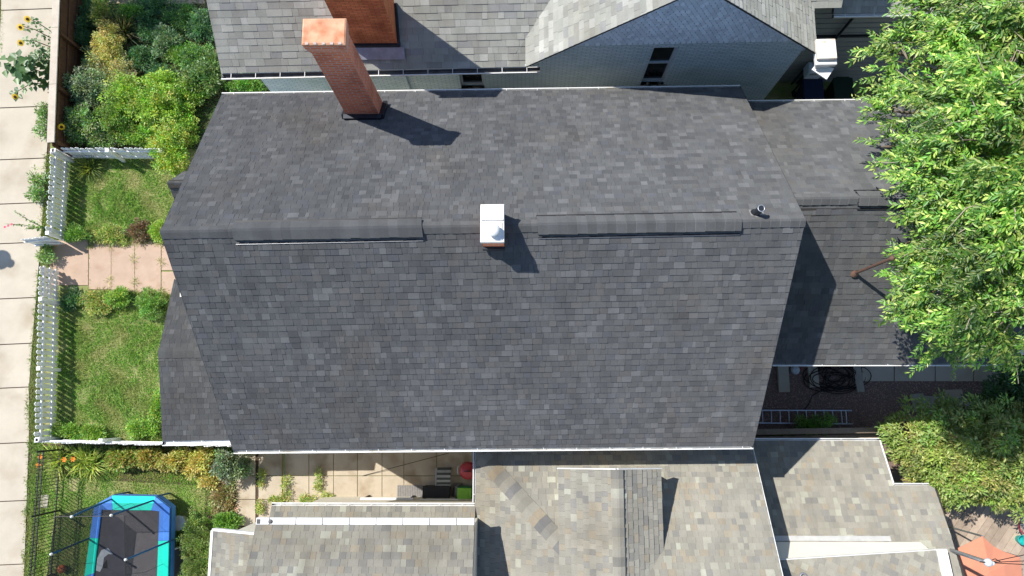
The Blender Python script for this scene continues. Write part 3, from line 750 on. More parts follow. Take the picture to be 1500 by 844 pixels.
# boxed cornice return at the south-east corner
cr = PP(1213, 72, RPL); mb = MB()
mb.box((cr.x, cr.y + .05, cr.z - .12), (.46, .5, .1), 'rust', ang=.02, bev=.01); 
mb.box((cr.x + .02, cr.y - .02, cr.z - .24), (.5, .56, .12), 'white_paint', ang=.02, bev=.015)
mb.hexa([Vector((cr.x - .22, cr.y - .3, cr.z - .5)), Vector((cr.x + .1, cr.y - .52, cr.z - .5)), Vector((cr.x + .26, cr.y - .28, cr.z - .5)), Vector((cr.x - .1, cr.y - .16, cr.z - .5))], [Vector((cr.x - .24, cr.y - .3, cr.z - .42)), Vector((cr.x + .1, cr.y - .56, cr.z - .42)), Vector((cr.x + .3, cr.y - .28, cr.z - .42)), Vector((cr.x - .1, cr.y - .14, cr.z - .42))], 'white_paint')
mb.box((cr.x - .02, cr.y - .1, cr.z - .37), (.3, .34, .12), 'white_paint', ang=.02)
part(mb, 'cornice_return', nh)
for a, b in ((rl, ap), (ap, rr)):
    mb = MB(); mb.beam(a - Z * .03 + YR * .05, b - Z * .03 + YR * .05, .03, .05, 'house_paint'); part(mb, 'rake_trim', nh)

# ================================================================ GARAGE (north-east)
ga = thing('garage', 'dark grey sided garage behind the tree, beyond the pale brick house', 'garage', (10.5, 11.5, 0))
gy = 10.4; mb = MB()
walls(mb, [(6.4, gy), (18, gy + .1), (18, gy + 6), (6.4, gy + 6)], 0, 4.45, 'siding')
for k in range(1, 17): mb.box((12.2, gy + .038, k * .26), (11.5, .03, .02), 'siding', ang=.0086)
part(mb, 'wall', ga)
mb = MB(); mb.box((12.2, gy + .03, 2.98), (11.5, .06, .07), 'dark_metal', ang=.0086); part(mb, 'trim_board', ga)
g0, g1 = Vector((8.2, gy - .2, 4.5)), Vector((18.2, gy - .1, 4.5))
part(shingle(MB(), [g0, g1, g1 + Vector((0, 3, 1.5)), g0 + Vector((0, 3, 1.5))], exp=.16, pal='north', mat_='shingle_tan'), 'roof', ga)
part(gutter(MB(), g0 - Z * .01, g1 - Z * .01, (0, -1, 0), w=.1), 'gutter', ga)
mb = MB(); mb.tube([(8.92, gy - .06, 4.4), (8.92, gy - .06, .1)], .04, 'dark_metal', 8); part(mb, 'downspout', ga)

# ================================================================ SOUTH HOUSE
sh = thing('patchwork_roof_house', 'neighbouring house at the bottom with mottled tan and grey shingle roofs and dormers', 'house', (2, -6, 0))
KT = dict(pal='tan', mat_='shingle_tan', exp=.143, wr=(.09, .21), gain=1.08)
zt1 = 4.1; p1 = .6
a0 = P(697, 659, zt1); a1 = P(1103, 657, zt1); YE = a0.y; XW = a0.x; XE = a1.x; YB = -11.0
def T1(y): return zt1 + (YE - y) * p1
dip = min(-(YB - YE), 6)
hipE = Vector((XW + 5.2, YE - 5.2, zt1 + 5.2 * p1))
ridgeE = Vector((XE, YE - 5.2, hipE.z))
part(shingle(MB(), [Vector((XW, YE, zt1)), Vector((XE, YE, zt1)), ridgeE, hipE], **KT), 'roof_slope', sh)
part(shingle(MB(), [Vector((XW, YE, zt1)), hipE, Vector((XW + 5.2, YB, hipE.z)), Vector((XW, YB, zt1))], **KT), 'roof_slope', sh)
part(shingle(MB(), [hipE, ridgeE, Vector((XE, YB, zt1 + .3)), Vector((XW + 5.2, YB, zt1 + .3))], **KT), 'roof_slope', sh)
hd = (hipE - Vector((XW, YE, zt1)))
n1_ = Vector((0, p1, 1)).normalized(); n2_ = Vector((-p1, 0, 1)).normalized()
hn_ = hd.cross(n1_).normalized(); hn_ = hn_ if hn_.x > 0 else -hn_
hw_ = hd.cross(n2_).normalized(); hw_ = hw_ if hw_.x < 0 else -hw_
part(ridge_caps(MB(), Vector((XW, YE, zt1)) + hd * .03, hipE, hw_, hn_, hw=.215, step=.21, pal='tan', mat_='shingle_tan', lift=.015), 'hip_cap', sh)
part(gutter(MB(), Vector((XW, YE, zt1)) - Z * .01, Vector((XE, YE, zt1)) - Z * .01, (0, 1, 0), w=.05, strap=.5), 'gutter', sh)
yj = P(695, 736, zt1).y
part(gutter(MB(), Vector((XW, YE, zt1)) - Z * .01, Vector((XW, yj, zt1)) - Z * .01, (-1, 0, 0), w=.07), 'gutter', sh)
mb = walls(MB(), [(XW + .3, YB), (XE - .3, YB), (XE - .3, YE - .35), (XW + .3, YE - .35)], 0, zt1 - .05, 'cream_stucco'); part(mb, 'wall', sh)
mb = MB(); mb.beam(Vector((XE + .01, YE, zt1 - .1)), ridgeE - Z * .1 + Vector((.01, 0, 0)), .03, .16, 'white_paint'); part(mb, 'rake_trim', sh)
# west range: low strip and raised slope
b0 = P(398, 741, zt1); YS = b0.y; p0 = .5
zs2 = zt1 + .75
part(shingle(MB(), [Vector((b0.x, YS, zt1)), Vector((XW, YS, zt1)), Vector((XW, YS - 1.0, zt1 + .5)), Vector((b0.x, YS - 1.0, zt1 + .5))], **KT), 'roof_slope', sh)
part(gutter(MB(), Vector((b0.x, YS, zt1)) - Z * .01, Vector((XW - .02, YS, zt1)) - Z * .01, (0, 1, 0), w=.075, strap=.55), 'gutter', sh)
zu = 5.35; u0 = P(375, 768.5, zu); u1 = P(695, 766.5, zu)
part(shingle(MB(), [u0, Vector((u1.x, u0.y, zu)), Vector((u1.x, u0.y - 5, zu + 5 * .5)), Vector((u0.x, u0.y - 5, zu + 5 * .5))], **{**KT, 'exp': .15, 'wr': (.1, .24)}), 'roof_slope', sh)
part(shingle(MB(), [Vector((u0.x, u0.y - 10, zu)), Vector((u1.x, u0.y - 10, zu)), Vector((u1.x, u0.y - 5, zu + 2.5)), Vector((u0.x, u0.y - 5, zu + 2.5))], **{**KT, 'exp': .15}), 'roof_slope', sh)
mb = MB()
mb.box(((u0.x + u1.x) / 2, u0.y + .075, zu - .03), (u1.x - u0.x, .15, .1), 'white_paint', bev=.01)
for k in range(8): mb.box((u0.x + .3 + k * .6, u0.y + .075, zu + .024), (.012, .15, .006), 'gutter_trough')
mb.box((u0.x + .06, u0.y + .07, zu + .022), (.08, .1, .006), 'gutter_trough'); mb.lathe((u0.x + .33, u0.y + .07, zu + .018), [(.05, 0), (.05, .012), (.0, .012)], 'gutter_trough', 14)
part(mb, 'gutter', sh)
mb = walls(MB(), [(u0.x + .1, u0.y - 9.9), (u1.x, u0.y - 9.9), (u1.x, u0.y - .02), (u0.x + .1, u0.y - .02)], 0, zu - .12, 'cream_stucco')
mb.hexa([Vector((u1.x - .03, u0.y - .05, zu - .12)), Vector((u1.x, u0.y - .05, zu - .12)), Vector((u1.x, u0.y - 5, zu - .12)), Vector((u1.x - .03, u0.y - 5, zu - .12))], [Vector((u1.x - .03, u0.y - .05, zu - .02)), Vector((u1.x, u0.y - .05, zu - .02)), Vector((u1.x, u0.y - 5, zu + 2.4)), Vector((u1.x - .03, u0.y - 5, zu + 2.4))], 'white_paint')
for x_ in (u0.x + .1, u1.x - .1):   # gable ends
    g3 = [Vector((x_, u0.y - .1, zu - .12)), Vector((x_, u0.y - 9.9, zu - .12)), Vector((x_, u0.y - 5, zu + 2.3))]
    mb.hexa(g3, [p + Vector((.06, 0, 0)) for p in g3], 'cream_stucco')
part(mb, 'wall', sh)
# west lean-to
zl = 4.2; l0 = P(313, 777, zl); lx1 = u0.x + .0
part(shingle(MB(), [l0, Vector((l0.x, YB, zl)), Vector((lx1, YB, zl + (lx1 - l0.x) * .45)), Vector((lx1, l0.y, zl + (lx1 - l0.x) * .45))], **KT), 'porch_roof', sh)
mb = MB(); mb.box((l0.x - .03, (l0.y + YB) / 2, zl - .03), (.06, l0.y - YB, .12), 'white_paint'); mb.beam(l0 + Vector((0, .02, -.03)), Vector((lx1, l0.y + .02, zl + (lx1 - l0.x) * .45 - .03)), .05, .14, 'white_paint'); part(mb, 'fascia', sh)
part(walls(MB(), [(l0.x + .2, YB), (lx1 + .2, YB), (lx1 + .2, l0.y - .15), (l0.x + .2, l0.y - .15)], 0, zl - .1, 'cream_stucco'), 'porch_wall', sh)
# central dormer: a gable whose ridge runs south
zd = 5.35; df = P(893, 687, zd); dx0, dx1 = P(818, 687, zd).x, P(968, 687, zd).x
xm = (dx0 + dx1) / 2; rz_ = zd + .74; xm = P(904, 688, rz_).x; yf = df.y
back = 4.2; yb2 = YE - (zd - zt1) / p1
yr2 = YE - (rz_ - zt1) / p1
dk = {**KT, 'exp': .15}
dz0 = zd - .5                       # west slope runs further down to meet the main slope
yq = P(905, 688, rz_).y
part(shingle(MB(), [Vector((dx0, yf, zd)), Vector((xm, yq, rz_)), Vector((xm, yf - back, rz_)), Vector((dx0, yf - back, zd))], **dk), 'dormer_roof', sh)
part(shingle(MB(), [Vector((dx1, yf, zd)), Vector((dx1, yf - back, zd)), Vector((xm, yf - back, rz_)), Vector((xm, yq, rz_))], **dk), 'dormer_roof', sh)
part(ridge_caps(MB(), Vector((xm, yq, rz_)), Vector((xm, yf - back, rz_)), Vector((-1, 0, -.48)), Vector((1, 0, -.55)), hw=.15, step=.2, pal='tan', mat_='shingle_tan'), 'ridge_cap', sh)
mb = MB()
wx_, we_ = dx0 + .05, dx1 - .08
mb.hexa([Vector((wx_, yf - .1, zt1)), Vector((we_, yf - .1, zt1)), Vector((we_, yf - .2, zt1)), Vector((wx_, yf - .2, zt1))], [Vector((wx_, yf - .1, zd - .04)), Vector((we_, yf - .1, zd - .04)), Vector((we_, yf - .2, zd - .04)), Vector((wx_, yf - .2, zd - .04))], 'cream_stucco')
for x_ in (wx_, we_ - .1): mb.hexa([Vector((x_, yf - .2, zt1)), Vector((x_ + .1, yf - .2, zt1)), Vector((x_ + .1, yf - 4, zt1)), Vector((x_, yf - 4, zt1))], [Vector((x_, yf - .2, zd - .04)), Vector((x_ + .1, yf - .2, zd - .04)), Vector((x_ + .1, yf - 4, zd - .04)), Vector((x_, yf - 4, zd - .04))], 'cream_stucco')
mb.hexa([Vector((dx0 + .1, yf - .1, zd - .03)), Vector((dx1 - .1, yf - .1, zd - .03)), Vector((dx1 - .1, yf - .2, zd - .03)), Vector((dx0 + .1, yf - .2, zd - .03))], [Vector((xm - .01, yf - .1, rz_ - .16)), Vector((xm + .01, yf - .1, rz_ - .16)), Vector((xm + .01, yf - .2, rz_ - .16)), Vector((xm - .01, yf - .2, rz_ - .16))], 'cream_stucco')
part(mb, 'dormer_wall', sh)
for x_ in (dx0, dx1):
    mb = MB(); mb.beam(Vector((x_, yf + .01, zd - .07)), Vector((xm, yq + .01, rz_ - .07)), .02, .12, 'white_paint'); part(mb, 'rake_trim', sh)
# east low roof
z3 = 2.7; p3 = .5; c0_ = P(1060, 648, z3); c1_ = P(1288, 646, z3); Y3 = c1_.y
T3 = lambda y: z3 + (Y3 - y) * p3
T3PL = ((0, p3, 1.0), (c1_.x, Y3, z3))
X3 = c1_.x; yS1 = PP(1303, 711, T3PL).y; k1 = PP(1362, 714, T3PL); k2 = PP(1392, 782, T3PL); X4 = k2.x
V3 = lambda x, y: Vector((x, y, T3(y)))
YB3 = -5.2
part(shingle(MB(), [V3(XE - .5, Y3), V3(X3, Y3), V3(X3, YB3), V3(XE - .5, YB3)], **{**KT, 'exp': .152}), 'roof_slope', sh)
part(shingle(MB(), [V3(X3, yS1), V3(k1.x, yS1), V3(k1.x + .18, yS1 - .12), V3(X4, k2.y), V3(X4, YB3), V3(X3, YB3)], **{**KT, 'exp': .152}), 'roof_slope', sh)
part(gutter(MB(), V3(XE + .02, Y3) - Z * .01, V3(X3, Y3) - Z * .01, (0, 1, 0), w=.07, strap=.62), 'gutter', sh)
mb = MB(); mb.beam(V3(X3 + .015, Y3) - Z * .03, V3(X3 + .015, yS1) - Z * .03, .035, .09, 'white_paint'); part(mb, 'fascia', sh)
part(gutter(MB(), V3(X3 + .04, yS1) - Z * .01, V3(k1.x, yS1) - Z * .01, (0, 1, 0), w=.055, strap=.5), 'gutter', sh)
part(walls(MB(), [(XE - .4, YB3), (X3 - .2, YB3), (X3 - .2, Y3 - .3), (XE - .4, Y3 - .3)], 0, z3 - .08, 'cream_stucco'), 'wall', sh)
part(walls(MB(), [(X3 - .19, YB3), (X4 - .25, YB3), (X4 - .25, yS1 - .5), (X3 - .19, yS1 - .5)], 0, z3 + .05, 'cream_stucco'), 'wall', sh)
part(shingle(MB(), [V3(XE - .5, YB3), V3(X4, YB3), V3(X4, YB3) + Vector((0, -3, -1.5)), V3(XE - .5, YB3) + Vector((0, -3, -1.5))], **{**KT, 'exp': .152}), 'roof_slope', sh)
# shed dormer with cream wall on the east roof
wy = PP(1200, 793, T3PL).y; zb3 = T3(wy)
TS = 3.5   # the cream cheek leans back steeply
q0 = min(np.arange(zb3, 9, .01), key=lambda z: abs(P(1110, 823, z).y - (wy + .05 - (z - zb3) / TS))); q1 = min(np.arange(zb3 - .6, 9, .01), key=lambda z: abs(P(1372, 806, z).y - (wy + .05 - max(0, z - zb3) / TS)))
tL, tR = P(1110, 823, q0), P(1372, 806, q1)
sl5 = (tR.z - tL.z) / (tR.x - tL.x)
ex5 = Vector((XE - 1.5, tL.y, tL.z + sl5 * (XE - 1.5 - tL.x)))
tLs = tL + Vector((-.02, 0, 0))
part(shingle(MB(), [tLs, tR, tR + Vector((0, -4, 1.0)), tLs + Vector((0, -4, 1.0))], **{**KT, 'exp': .15, 'slab': .08}), 'dormer_roof', sh)
zw5 = lambda x: tL.z + sl5 * (x - tL.x) - .09
mb = MB(); xe = min(tR.x - .1, X4 - .3)
kx = lambda x, o: Vector((x, tL.y + (tR.y - tL.y) * (x - tL.x) / (tR.x - tL.x) - .04 - o, zw5(x) + .06))
bq = [Vector((XE - .3, wy, zb3 - .02)), Vector((xe, wy, zb3 - .02)), kx(xe, 0), kx(XE - .3, 0)]
mb.hexa([p + Vector((0, -.14, -.1)) for p in bq], bq, 'cream_siding')
part(mb, 'dormer_wall', sh)
mb = MB(); fz = lambda x: V3(x, wy + .0); xf = PP(1305, 792, T3PL).x
q = [V3(XE - .1, wy + .12), V3(XE - .1, wy + .012), V3(xf, wy + .012), V3(xf, wy + .12)]; mb.hexa([p + Z * .016 for p in q], [p + Z * .03 for p in q], 'pale_flashing'); part(mb, 'flashing', sh)
mb = MB(); mb.beam(tR + Vector((.1, .02, -.02)), tR + Vector((.1, -4, .98)), .24, .12, 'white_paint'); part(mb, 'gutter', sh)
mb = MB(); mb.beam(tLs + Vector((0, .01, -.03)), tR + Vector((0, .01, -.03)), .02, .07, 'white_paint'); part(mb, 'rake_trim', sh)
rp5 = plane3(tL, tR, tR + Vector((0, -3, 0))); vv = PP(1174, 843, rp5); mb = MB(); mb.lathe(vv - Z * .02, [(.09, 0), (.085, .14), (.06, .16), (.055, .05)], 'lead_flashing', 18); part(mb, 'vent_pipe', sh)
# service mast
mbase = V3(X4 - .12, PP(1396, 806, T3PL).y); mtop = mbase + Z * 1.35; mb = MB()
mb.tube([mbase - Z * .5, mtop], .045, 'steel', 12); sm = part(mb, 'service_mast', sh)
mb = MB(); mb.lathe(mtop, [(.05, -.06), (.085, .0), (.09, .05), (.06, .1), (.02, .11)], 'bin_white', 18)
mb.box(mtop + Vector((.09, -.02, .03)), (.1, .08, .07), 'bin_white', bev=.02); mb.tube([mtop + Vector((.1, .05, .02)), mtop + Vector((.22, .06, -.06)), mtop + Vector((.3, .0, .02))], .01, 'black_rubber', 6)
mb.tube([mtop + Vector((-.05, 0, .05)), mtop + Vector((-.12, .02, .08)), mtop + Vector((-.14, .0, -.03))], .012, 'black_rubber', 6); mb.build('weatherhead', sm)

# ================================================================ FENCES
def picket_mesh(h, w, t, m, pointed=True):
    mb = MB(); pr = [(-w / 2, .04), (w / 2, .04), (w / 2, h - .05), (0 if pointed else w * .25, h), (-w / 2, h - .05)] if pointed else [(-w / 2, .04), (w / 2, .04), (w / 2, h), (-w / 2, h)]
    mb.hexa([Vector((x, -t / 2, z)) for x, z in pr], [Vector((x, t / 2, z)) for x, z in pr], m)
    ob = mb.build('picket'); me = ob.data; bpy.data.objects.remove(ob); return me
PK = picket_mesh(.98, .118, .02, 'picket_paint')
def picket_fence(a, b, label, n=None, pitch=.172, posts=2, name='picket_fence', cat='fence', side=-1, group='white picket fence runs round the front lawn', pk=PK, rails=(.26, .74), brace=False):
    a, b = Vector(a), Vector(b); d = b - a; L = d.length; ang = math.atan2(d.y, d.x)
    t = thing(name, label, cat, a, group, ang); n = n or int(L / pitch)
    R = t.matrix_basis.copy()
    for i in range(n):
        o = bpy.data.objects.new('picket', pk); COL.objects.link(o); o.parent = t
        o.location = ((i + .5) * L / n, 0, rnd.uniform(-.012, .012)); o.rotation_euler = (rnd.uniform(-.02, .02), rnd.uniform(-.025, .025), 0)
    for z in rails:
        mb = MB(); mb.box((L / 2, side * .032, z), (L, .04, .085), 'picket_paint', bev=.004)
        o = mb.build('rail', origin=(0, 0, 0)); o.parent = t
    for i in range(posts):
        mb = MB(); x = L * i / max(1, posts - 1); x = min(max(x, .05), L - .05)
        mb.box((x, side * .085, .5), (.09, .09, 1.0), 'picket_paint', bev=.006); mb.box((x, side * .085, 1.012), (.12, .12, .024), 'picket_paint', bev=.008)
        o = mb.build('post', origin=(0, 0, 0)); o.parent = t
    if brace:
        mb = MB(); mb.beam((.05, side * .04, .24), (L - .05, side * .04, .78), .03, .08, 'picket_paint'); o = mb.build('brace', origin=(0, 0, 0)); o.parent = t
    return t
g = lambda px, py, h=.98: Vector((P(px, py, h).x, P(px, py, h).y, 0))
fA, fB = g(74, 219), g(66, 344)
picket_fence(fA, fB, 'white picket fence beside the sidewalk in front of the upper small lawn', pitch=.155, posts=2, side=1)
picket_fence(g(78, 217), g(238, 217), 'white picket fence between the shrub bed and the upper small lawn', pitch=.15, posts=3, side=-1)
fC, fD = g(56, 436), g(50, 648)
picket_fence(fC, fD, 'white picket fence beside the sidewalk in front of the lower, longer lawn', pitch=.168, posts=3, side=1)
picket_fence(g(53, 648), g(338, 654), 'white picket fence between the lower lawn and the trampoline yard', pitch=.118, posts=4, side=1)
picket_fence(g(57, 388), g(56, 434), 'closed white picket gate leaf next to the lower lawn fence', n=6, posts=0, name='picket_gate', cat='gate', side=1, group=None, rails=(.22, .5, .78), brace=True)
picket_fence(g(67, 347), g(28, 351), 'open white picket gate leaf swung out over the sidewalk', n=7, posts=0, name='picket_gate', cat='gate', side=1, group=None, brace=True)
# black iron fence
def iron_pk():
    mb = MB(); mb.box((0, 0, .56), (.014, .014, 1.1), 'black_iron'); mb.lathe((0, 0, 1.1), [(.014, 0), (.016, .015), (.001, .06)], 'black_iron', 6)
    o = mb.build('picket'); me = o.data; bpy.data.objects.remove(o); return me
IPK = iron_pk()
a, b = g(57, 660, 1.1), g(38, 905, 1.1); d = b - a; L = d.length
it = thing('iron_fence', 'black iron picket fence between the sidewalk grass and the trampoline', 'fence', a, None, math.atan2(d.y, d.x))
n = int(L / .098)
for i in range(n):
    o = bpy.data.objects.new('picket', IPK); COL.objects.link(o); o.parent = it; o.location = ((i + .5) * L / n, 0, 0)
for z, w_ in ((1.05, .03), (.9, .03), (.14, .035)):
    mb = MB(); mb.box((L / 2, 0, z), (L, .028, w_), 'black_iron'); o = mb.build('rail', origin=(0, 0, 0)); o.parent = it
for x in (.03, L * .4, L * .8):
    mb = MB(); mb.box((x, .03, .6), (.05, .05, 1.2), 'black_iron'); mb.lathe((x, .03, 1.2), [(.035, 0), (.03, .03), (.002, .06)], 'black_iron', 8); o = mb.build('post', origin=(0, 0, 0)); o.parent = it
# board fence with wide cap
hw_ = 1.35; a, b = g(84, -40, hw_), g(74.5, 209, hw_); d = b - a; L = d.length
wf = thing('board_fence', 'brown board fence with a wide pale cap along the sidewalk and shrub bed', 'fence', a, None, math.atan2(d.y, d.x))
def wpart(name, f):
    mb = MB(); f(mb); o = mb.build(name, origin=(0, 0, 0)); o.parent = wf
wpart('cap_board', lambda mb: [mb.box((L * (i + .5) / 3, 0, hw_), (L / 3 - .006, .23, .045), 'pale_wood', bev=.006) for i in range(3)])
def boards(mb):
    x = 0
    while x < L - .01: mb.box((x + .07, rnd.uniform(-.004, .004), hw_ / 2 - .03), (.135, .022, hw_ - .07), 'brown_wood'); x += .141
wpart('boards', boards)
for z in (.3, .75, 1.15): wpart('rail', lambda mb: mb.box((L / 2, .035, z), (L, .04, .09), 'brown_wood'))
for x in (.1, L * .36, L * .68, L - .06): wpart('post', lambda mb: mb.box((x, .1, hw_ / 2 - .03), (.1, .09, hw_ - .05), 'brown_wood'))
# alley fence / retaining boards
a, b = P(1040, 634, .9), P(1296, 630, .9); d = b - a; L = d.length
af = thing('plank_fence', 'low weathered plank fence with flat cap between gravel alley and tan roof', 'fence', (a.x, a.y, 0), None, math.atan2(d.y, d.x))
def apart(name, f):
    mb = MB(); f(mb); o = mb.build(name, origin=(0, 0, 0)); o.parent = af
apart('cap_board', lambda mb: mb.box((L / 2, 0, .9), (L, .16, .04), 'weathered_wood', bev=.005))
def pl(mb):
    x = 0
    while x < L - .02: mb.box((x + .075, 0, .44), (.145, .025, .86), 'weathered_wood', col=(rnd.uniform(.8, 1.1),) * 3); x += .15
apart('boards', pl)
apart('lower_rail', lambda mb: mb.box((L / 2, -.2, .55), (L, .14, .04), 'weathered_wood', bev=.005))

# ================================================================ TRAMPOLINE
zt_ = .85
tr = thing('trampoline', 'rectangular trampoline with blue and teal padding inside a dark net', 'trampoline', tuple(P(190, 800, 0)))
pc = [P(*q, zt_) for q in ((165, 726), (228, 727.5), (249, 744), (245, 900), (232, 925), (140, 922), (118, 890), (138.5, 741))]
pin = [P(*q, zt_) for q in ((166, 747), (222, 747.5), (234, 749), (229, 890), (225, 902), (146, 900), (133, 880), (149, 746.5))]
mb = MB(); mb.face([p - Z * .02 for p in pin], 'tramp_mat'); 
mtp = mb.build('jumping_mat', tr)
mb = MB()                                            # emblem printed on the mat
em = [(140, 836), (142, 818), (148, 806), (158, 803), (165, 812), (158, 812), (152, 817), (150, 830), (146, 838)]
mb.face([P(x, y, zt_) - Z * .014 for x, y in em], 'stripe_light'); mb.face([P(x, y, zt_) - Z * .014 for x, y in ((150, 828), (156, 820), (157, 832), (151, 833))], 'black_rubber'); mb.build('emblem', mtp)
def pad(i, j, f0, f1, m, inn=None):
    mb = MB(); o0, o1 = pc[i].lerp(pc[j], f0), pc[i].lerp(pc[j], f1); i0, i1 = pin[i].lerp(pin[j], f0), pin[i].lerp(pin[j], f1)
    q = [o0, o1, i1, i0]; mb.hexa([p - Z * .03 for p in q], [p + Z * .025 for p in q], m); mb.build('safety_pad', tr)
for i, j, m in ((0, 1, 'tramp_teal'), (1, 2, 'tramp_blue'), (3, 4, 'tramp_blue'), (4, 5, 'tramp_teal'), (5, 6, 'tramp_blue'), (7, 0, 'tramp_blue')): pad(i, j, 0, 1, m)
pad(2, 3, 0, .31, 'tramp_blue'); pad(2, 3, .312, .75, 'tramp_teal'); pad(2, 3, .752, 1, 'tramp_blue')
pad(6, 7, 0, .3, 'tramp_blue'); pad(6, 7, .302, .68, 'tramp_teal'); pad(6, 7, .682, 1, 'tramp_blue')
mb = MB()
for i in range(8): mb.beam(pc[i] - Z * .05, pc[(i + 1) % 8] - Z * .05, .04, .05, 'tramp_pole')
for q in (pc[0], pc[1], pc[3], pc[6]): mb.beam(q - Z * .05, Vector((q.x, q.y, .02)), .045, .045, 'tramp_pole')
mb.build('frame', tr)
mb = MB()
for i in range(8): 
    q = [pc[i] - Z * .03, pc[(i + 1) % 8] - Z * .03]; mb.hexa([q[0] - Z * .3, q[1] - Z * .3, q[1] - Z * .3 + Vector((.01, .01, 0)), q[0] - Z * .3 + Vector((.01, .01, 0))], [q[0], q[1], q[1] + Vector((.01, .01, 0)), q[0] + Vector((.01, .01, 0))], 'tramp_blue')
mb.build('skirt', tr)
HT = 2.72
bases = [P(164, 731, zt_), P(225, 733, zt_), P(248.5, 793, zt_), P(130, 789, zt_), P(244, 880, zt_), P(120, 872, zt_)]
tops = [P(105, 757, HT), P(163, 755, HT), P(184, 820, HT), P(75, 812, HT), P(180, 915, HT), P(62, 905, HT)]
for b_, t_ in zip(bases, tops):
    mb = MB(); m1 = b_.lerp(t_, .55); m1 = m1 + Vector((m1.x - (bases[0].x + bases[4].x) / 2, 0, 0)).normalized() * 0.0
    mb.tube([b_ - Z * .6, b_, b_.lerp(t_, .5) + Z * .05, b_.lerp(t_, .8) + Z * .04, t_], .026, 'tramp_pole', 10); po = mb.build('net_pole', tr)
    mb = MB(); mb.lathe(t_ - Z * .02, [(.034, 0), (.036, .04), (.01, .06)], 'white_paint', 12); mb.build('pole_cap', po)
NT = [P(81, 757, HT - .05), P(182, 756, HT - .05), P(185, 930, HT - .05), P(58, 925, HT - .05)]
NB = [P(146, 737, zt_ + .03), P(240, 737, zt_ + .03), P(238, 918, zt_ + .03), P(126, 915, zt_ + .03)]
for i in range(4):
    j = (i + 1) % 4; mb = MB(); nx, nz_ = 8, 5
    for a in range(nx):
        for b in range(nz_):
            def pt(u, v):
                p = NB[i].lerp(NB[j], u).lerp(NT[i].lerp(NT[j], u), v); c = (NB[0] + NB[2]) / 2; return p + (Vector((c.x, c.y, p.z)) - p).normalized() * .05 * math.sin(math.pi * u) * math.sin(math.pi * v)
            mb.face([pt(a / nx, b / nz_), pt((a + 1) / nx, b / nz_), pt((a + 1) / nx, (b + 1) / nz_), pt(a / nx, (b + 1) / nz_)], 'net_dark' if i == 3 else 'net_light', smooth=True)
    ne = mb.build('net_panel', tr)
    mb = MB(); mb.tube([NT[i], NT[j]], .009, 'black_iron', 6); mb.tube([NB[i].lerp(NB[j], .5), NB[i].lerp(NB[j], .55).lerp(NT[i].lerp(NT[j], .5), .5), NT[i].lerp(NT[j], .5)], .005, 'black_iron', 5); mb.build('net_hem', ne)
bp = P(95, 832, 0); mb = MB()
vs_ = []; prof = [(.12 * math.sin(math.pi * k / 12), .12 - .12 * math.cos(math.pi * k / 12)) for k in range(1, 12)]
mb.lathe((bp.x, bp.y, .02), prof, 'basketball', 20)
for r_ in (Matrix.Rotation(math.pi / 2, 4, 'X'), Matrix.Rotation(math.pi / 2, 4, 'Y')): mb.lathe((bp.x, bp.y, .14), [(.1205, -.002), (.1212, 0), (.1205, .002)], 'black_rubber', 24, mtx=r_)
tag(mb.build('basketball', origin=(bp.x, bp.y, 0)), 'orange basketball lying in the grass behind the trampoline net', 'ball')
q = P(262, 766, .25); mb = MB(); mb.lathe((q.x, q.y, 0), [(.17, 0), (.2, .28), (.215, .29), (.2, .3), (.02, .285)], 'bin_white', 24)
tag(mb.build('bucket', origin=(q.x, q.y, 0)), 'pale round bucket in the shade at the trampoline edge', 'bucket')
# white framed mesh panel
q = [P(251, 806, .55), P(272, 799, .25), P(270, 880, .25), P(250, 885, .55)]
mp_ = thing('mesh_panel', 'white framed dark mesh panel leaning between trampoline and hedge', 'panel', (q[1].x, q[1].y, 0))
mb = MB()
for i in range(4): mb.tube([q[i], q[(i + 1) % 4]], .02, 'white_paint', 8)
mb.build('frame', mp_); mb = MB(); mb.hexa([p - Z * .004 for p in q], q, 'tramp_mat'); mb.build('mesh', mp_)
for p in (q[0], q[3]):
    mb = MB(); mb.tube([p, Vector((p.x, p.y, 0))], .018, 'white_paint', 8); mb.build('leg', mp_)
q = P(64, 734, .02); mb = MB(); mb.hexa([q + Vector((x, y, -.03)) for x, y in ((-.1, -.22), (.14, -.2), (.16, .18), (-.12, .2))], [q + Vector((x, y, .012)) for x, y in ((-.09, -.2), (.13, -.18), (.14, .17), (-.11, .18))], 'pale_stone')
tag(mb.build('stepping_stone', origin=(q.x, q.y, 0)), 'small pale stone slab in the grass under the iron fence', 'stone')

# ================================================================ SIDE YARD CLUTTER
q0, q1 = P(582, 711, .05), P(619, 730, .05)
mb = MB()
for k in range(15):
    x = q0.x + (q1.x - q0.x) * (k + .5) / 15; mb.box((x, (q0.y + q1.y) / 2, .06), ((q1.x - q0.x) / 15 * .8, q0.y - q1.y, .02), 'grey_mat')
mb.box(((q0.x + q1.x) / 2, (q0.y + q1.y) / 2, .045), (q1.x - q0.x, q0.y - q1.y, .018), 'grey_mat')
tag(mb.build('door_mat', origin=((q0.x + q1.x) / 2, (q0.y + q1.y) / 2, .03)), 'grey ribbed mat lying on the side yard concrete', 'mat')
q0, q1 = P(619, 712, .4), P(659, 733, .4)
bx_ = thing('storage_box', 'black lidded storage box beside the grey mat', 'box', ((q0.x + q1.x) / 2, (q0.y + q1.y) / 2, .03))
mb = MB(); c_ = ((q0.x + q1.x) / 2, (q0.y + q1.y) / 2); sz = (q1.x - q0.x, q0.y - q1.y)
mb.box((*c_, .2), (sz[0] * .94, sz[1] * .94, .34), 'black_plastic', bev=.02); mb.build('body', bx_)
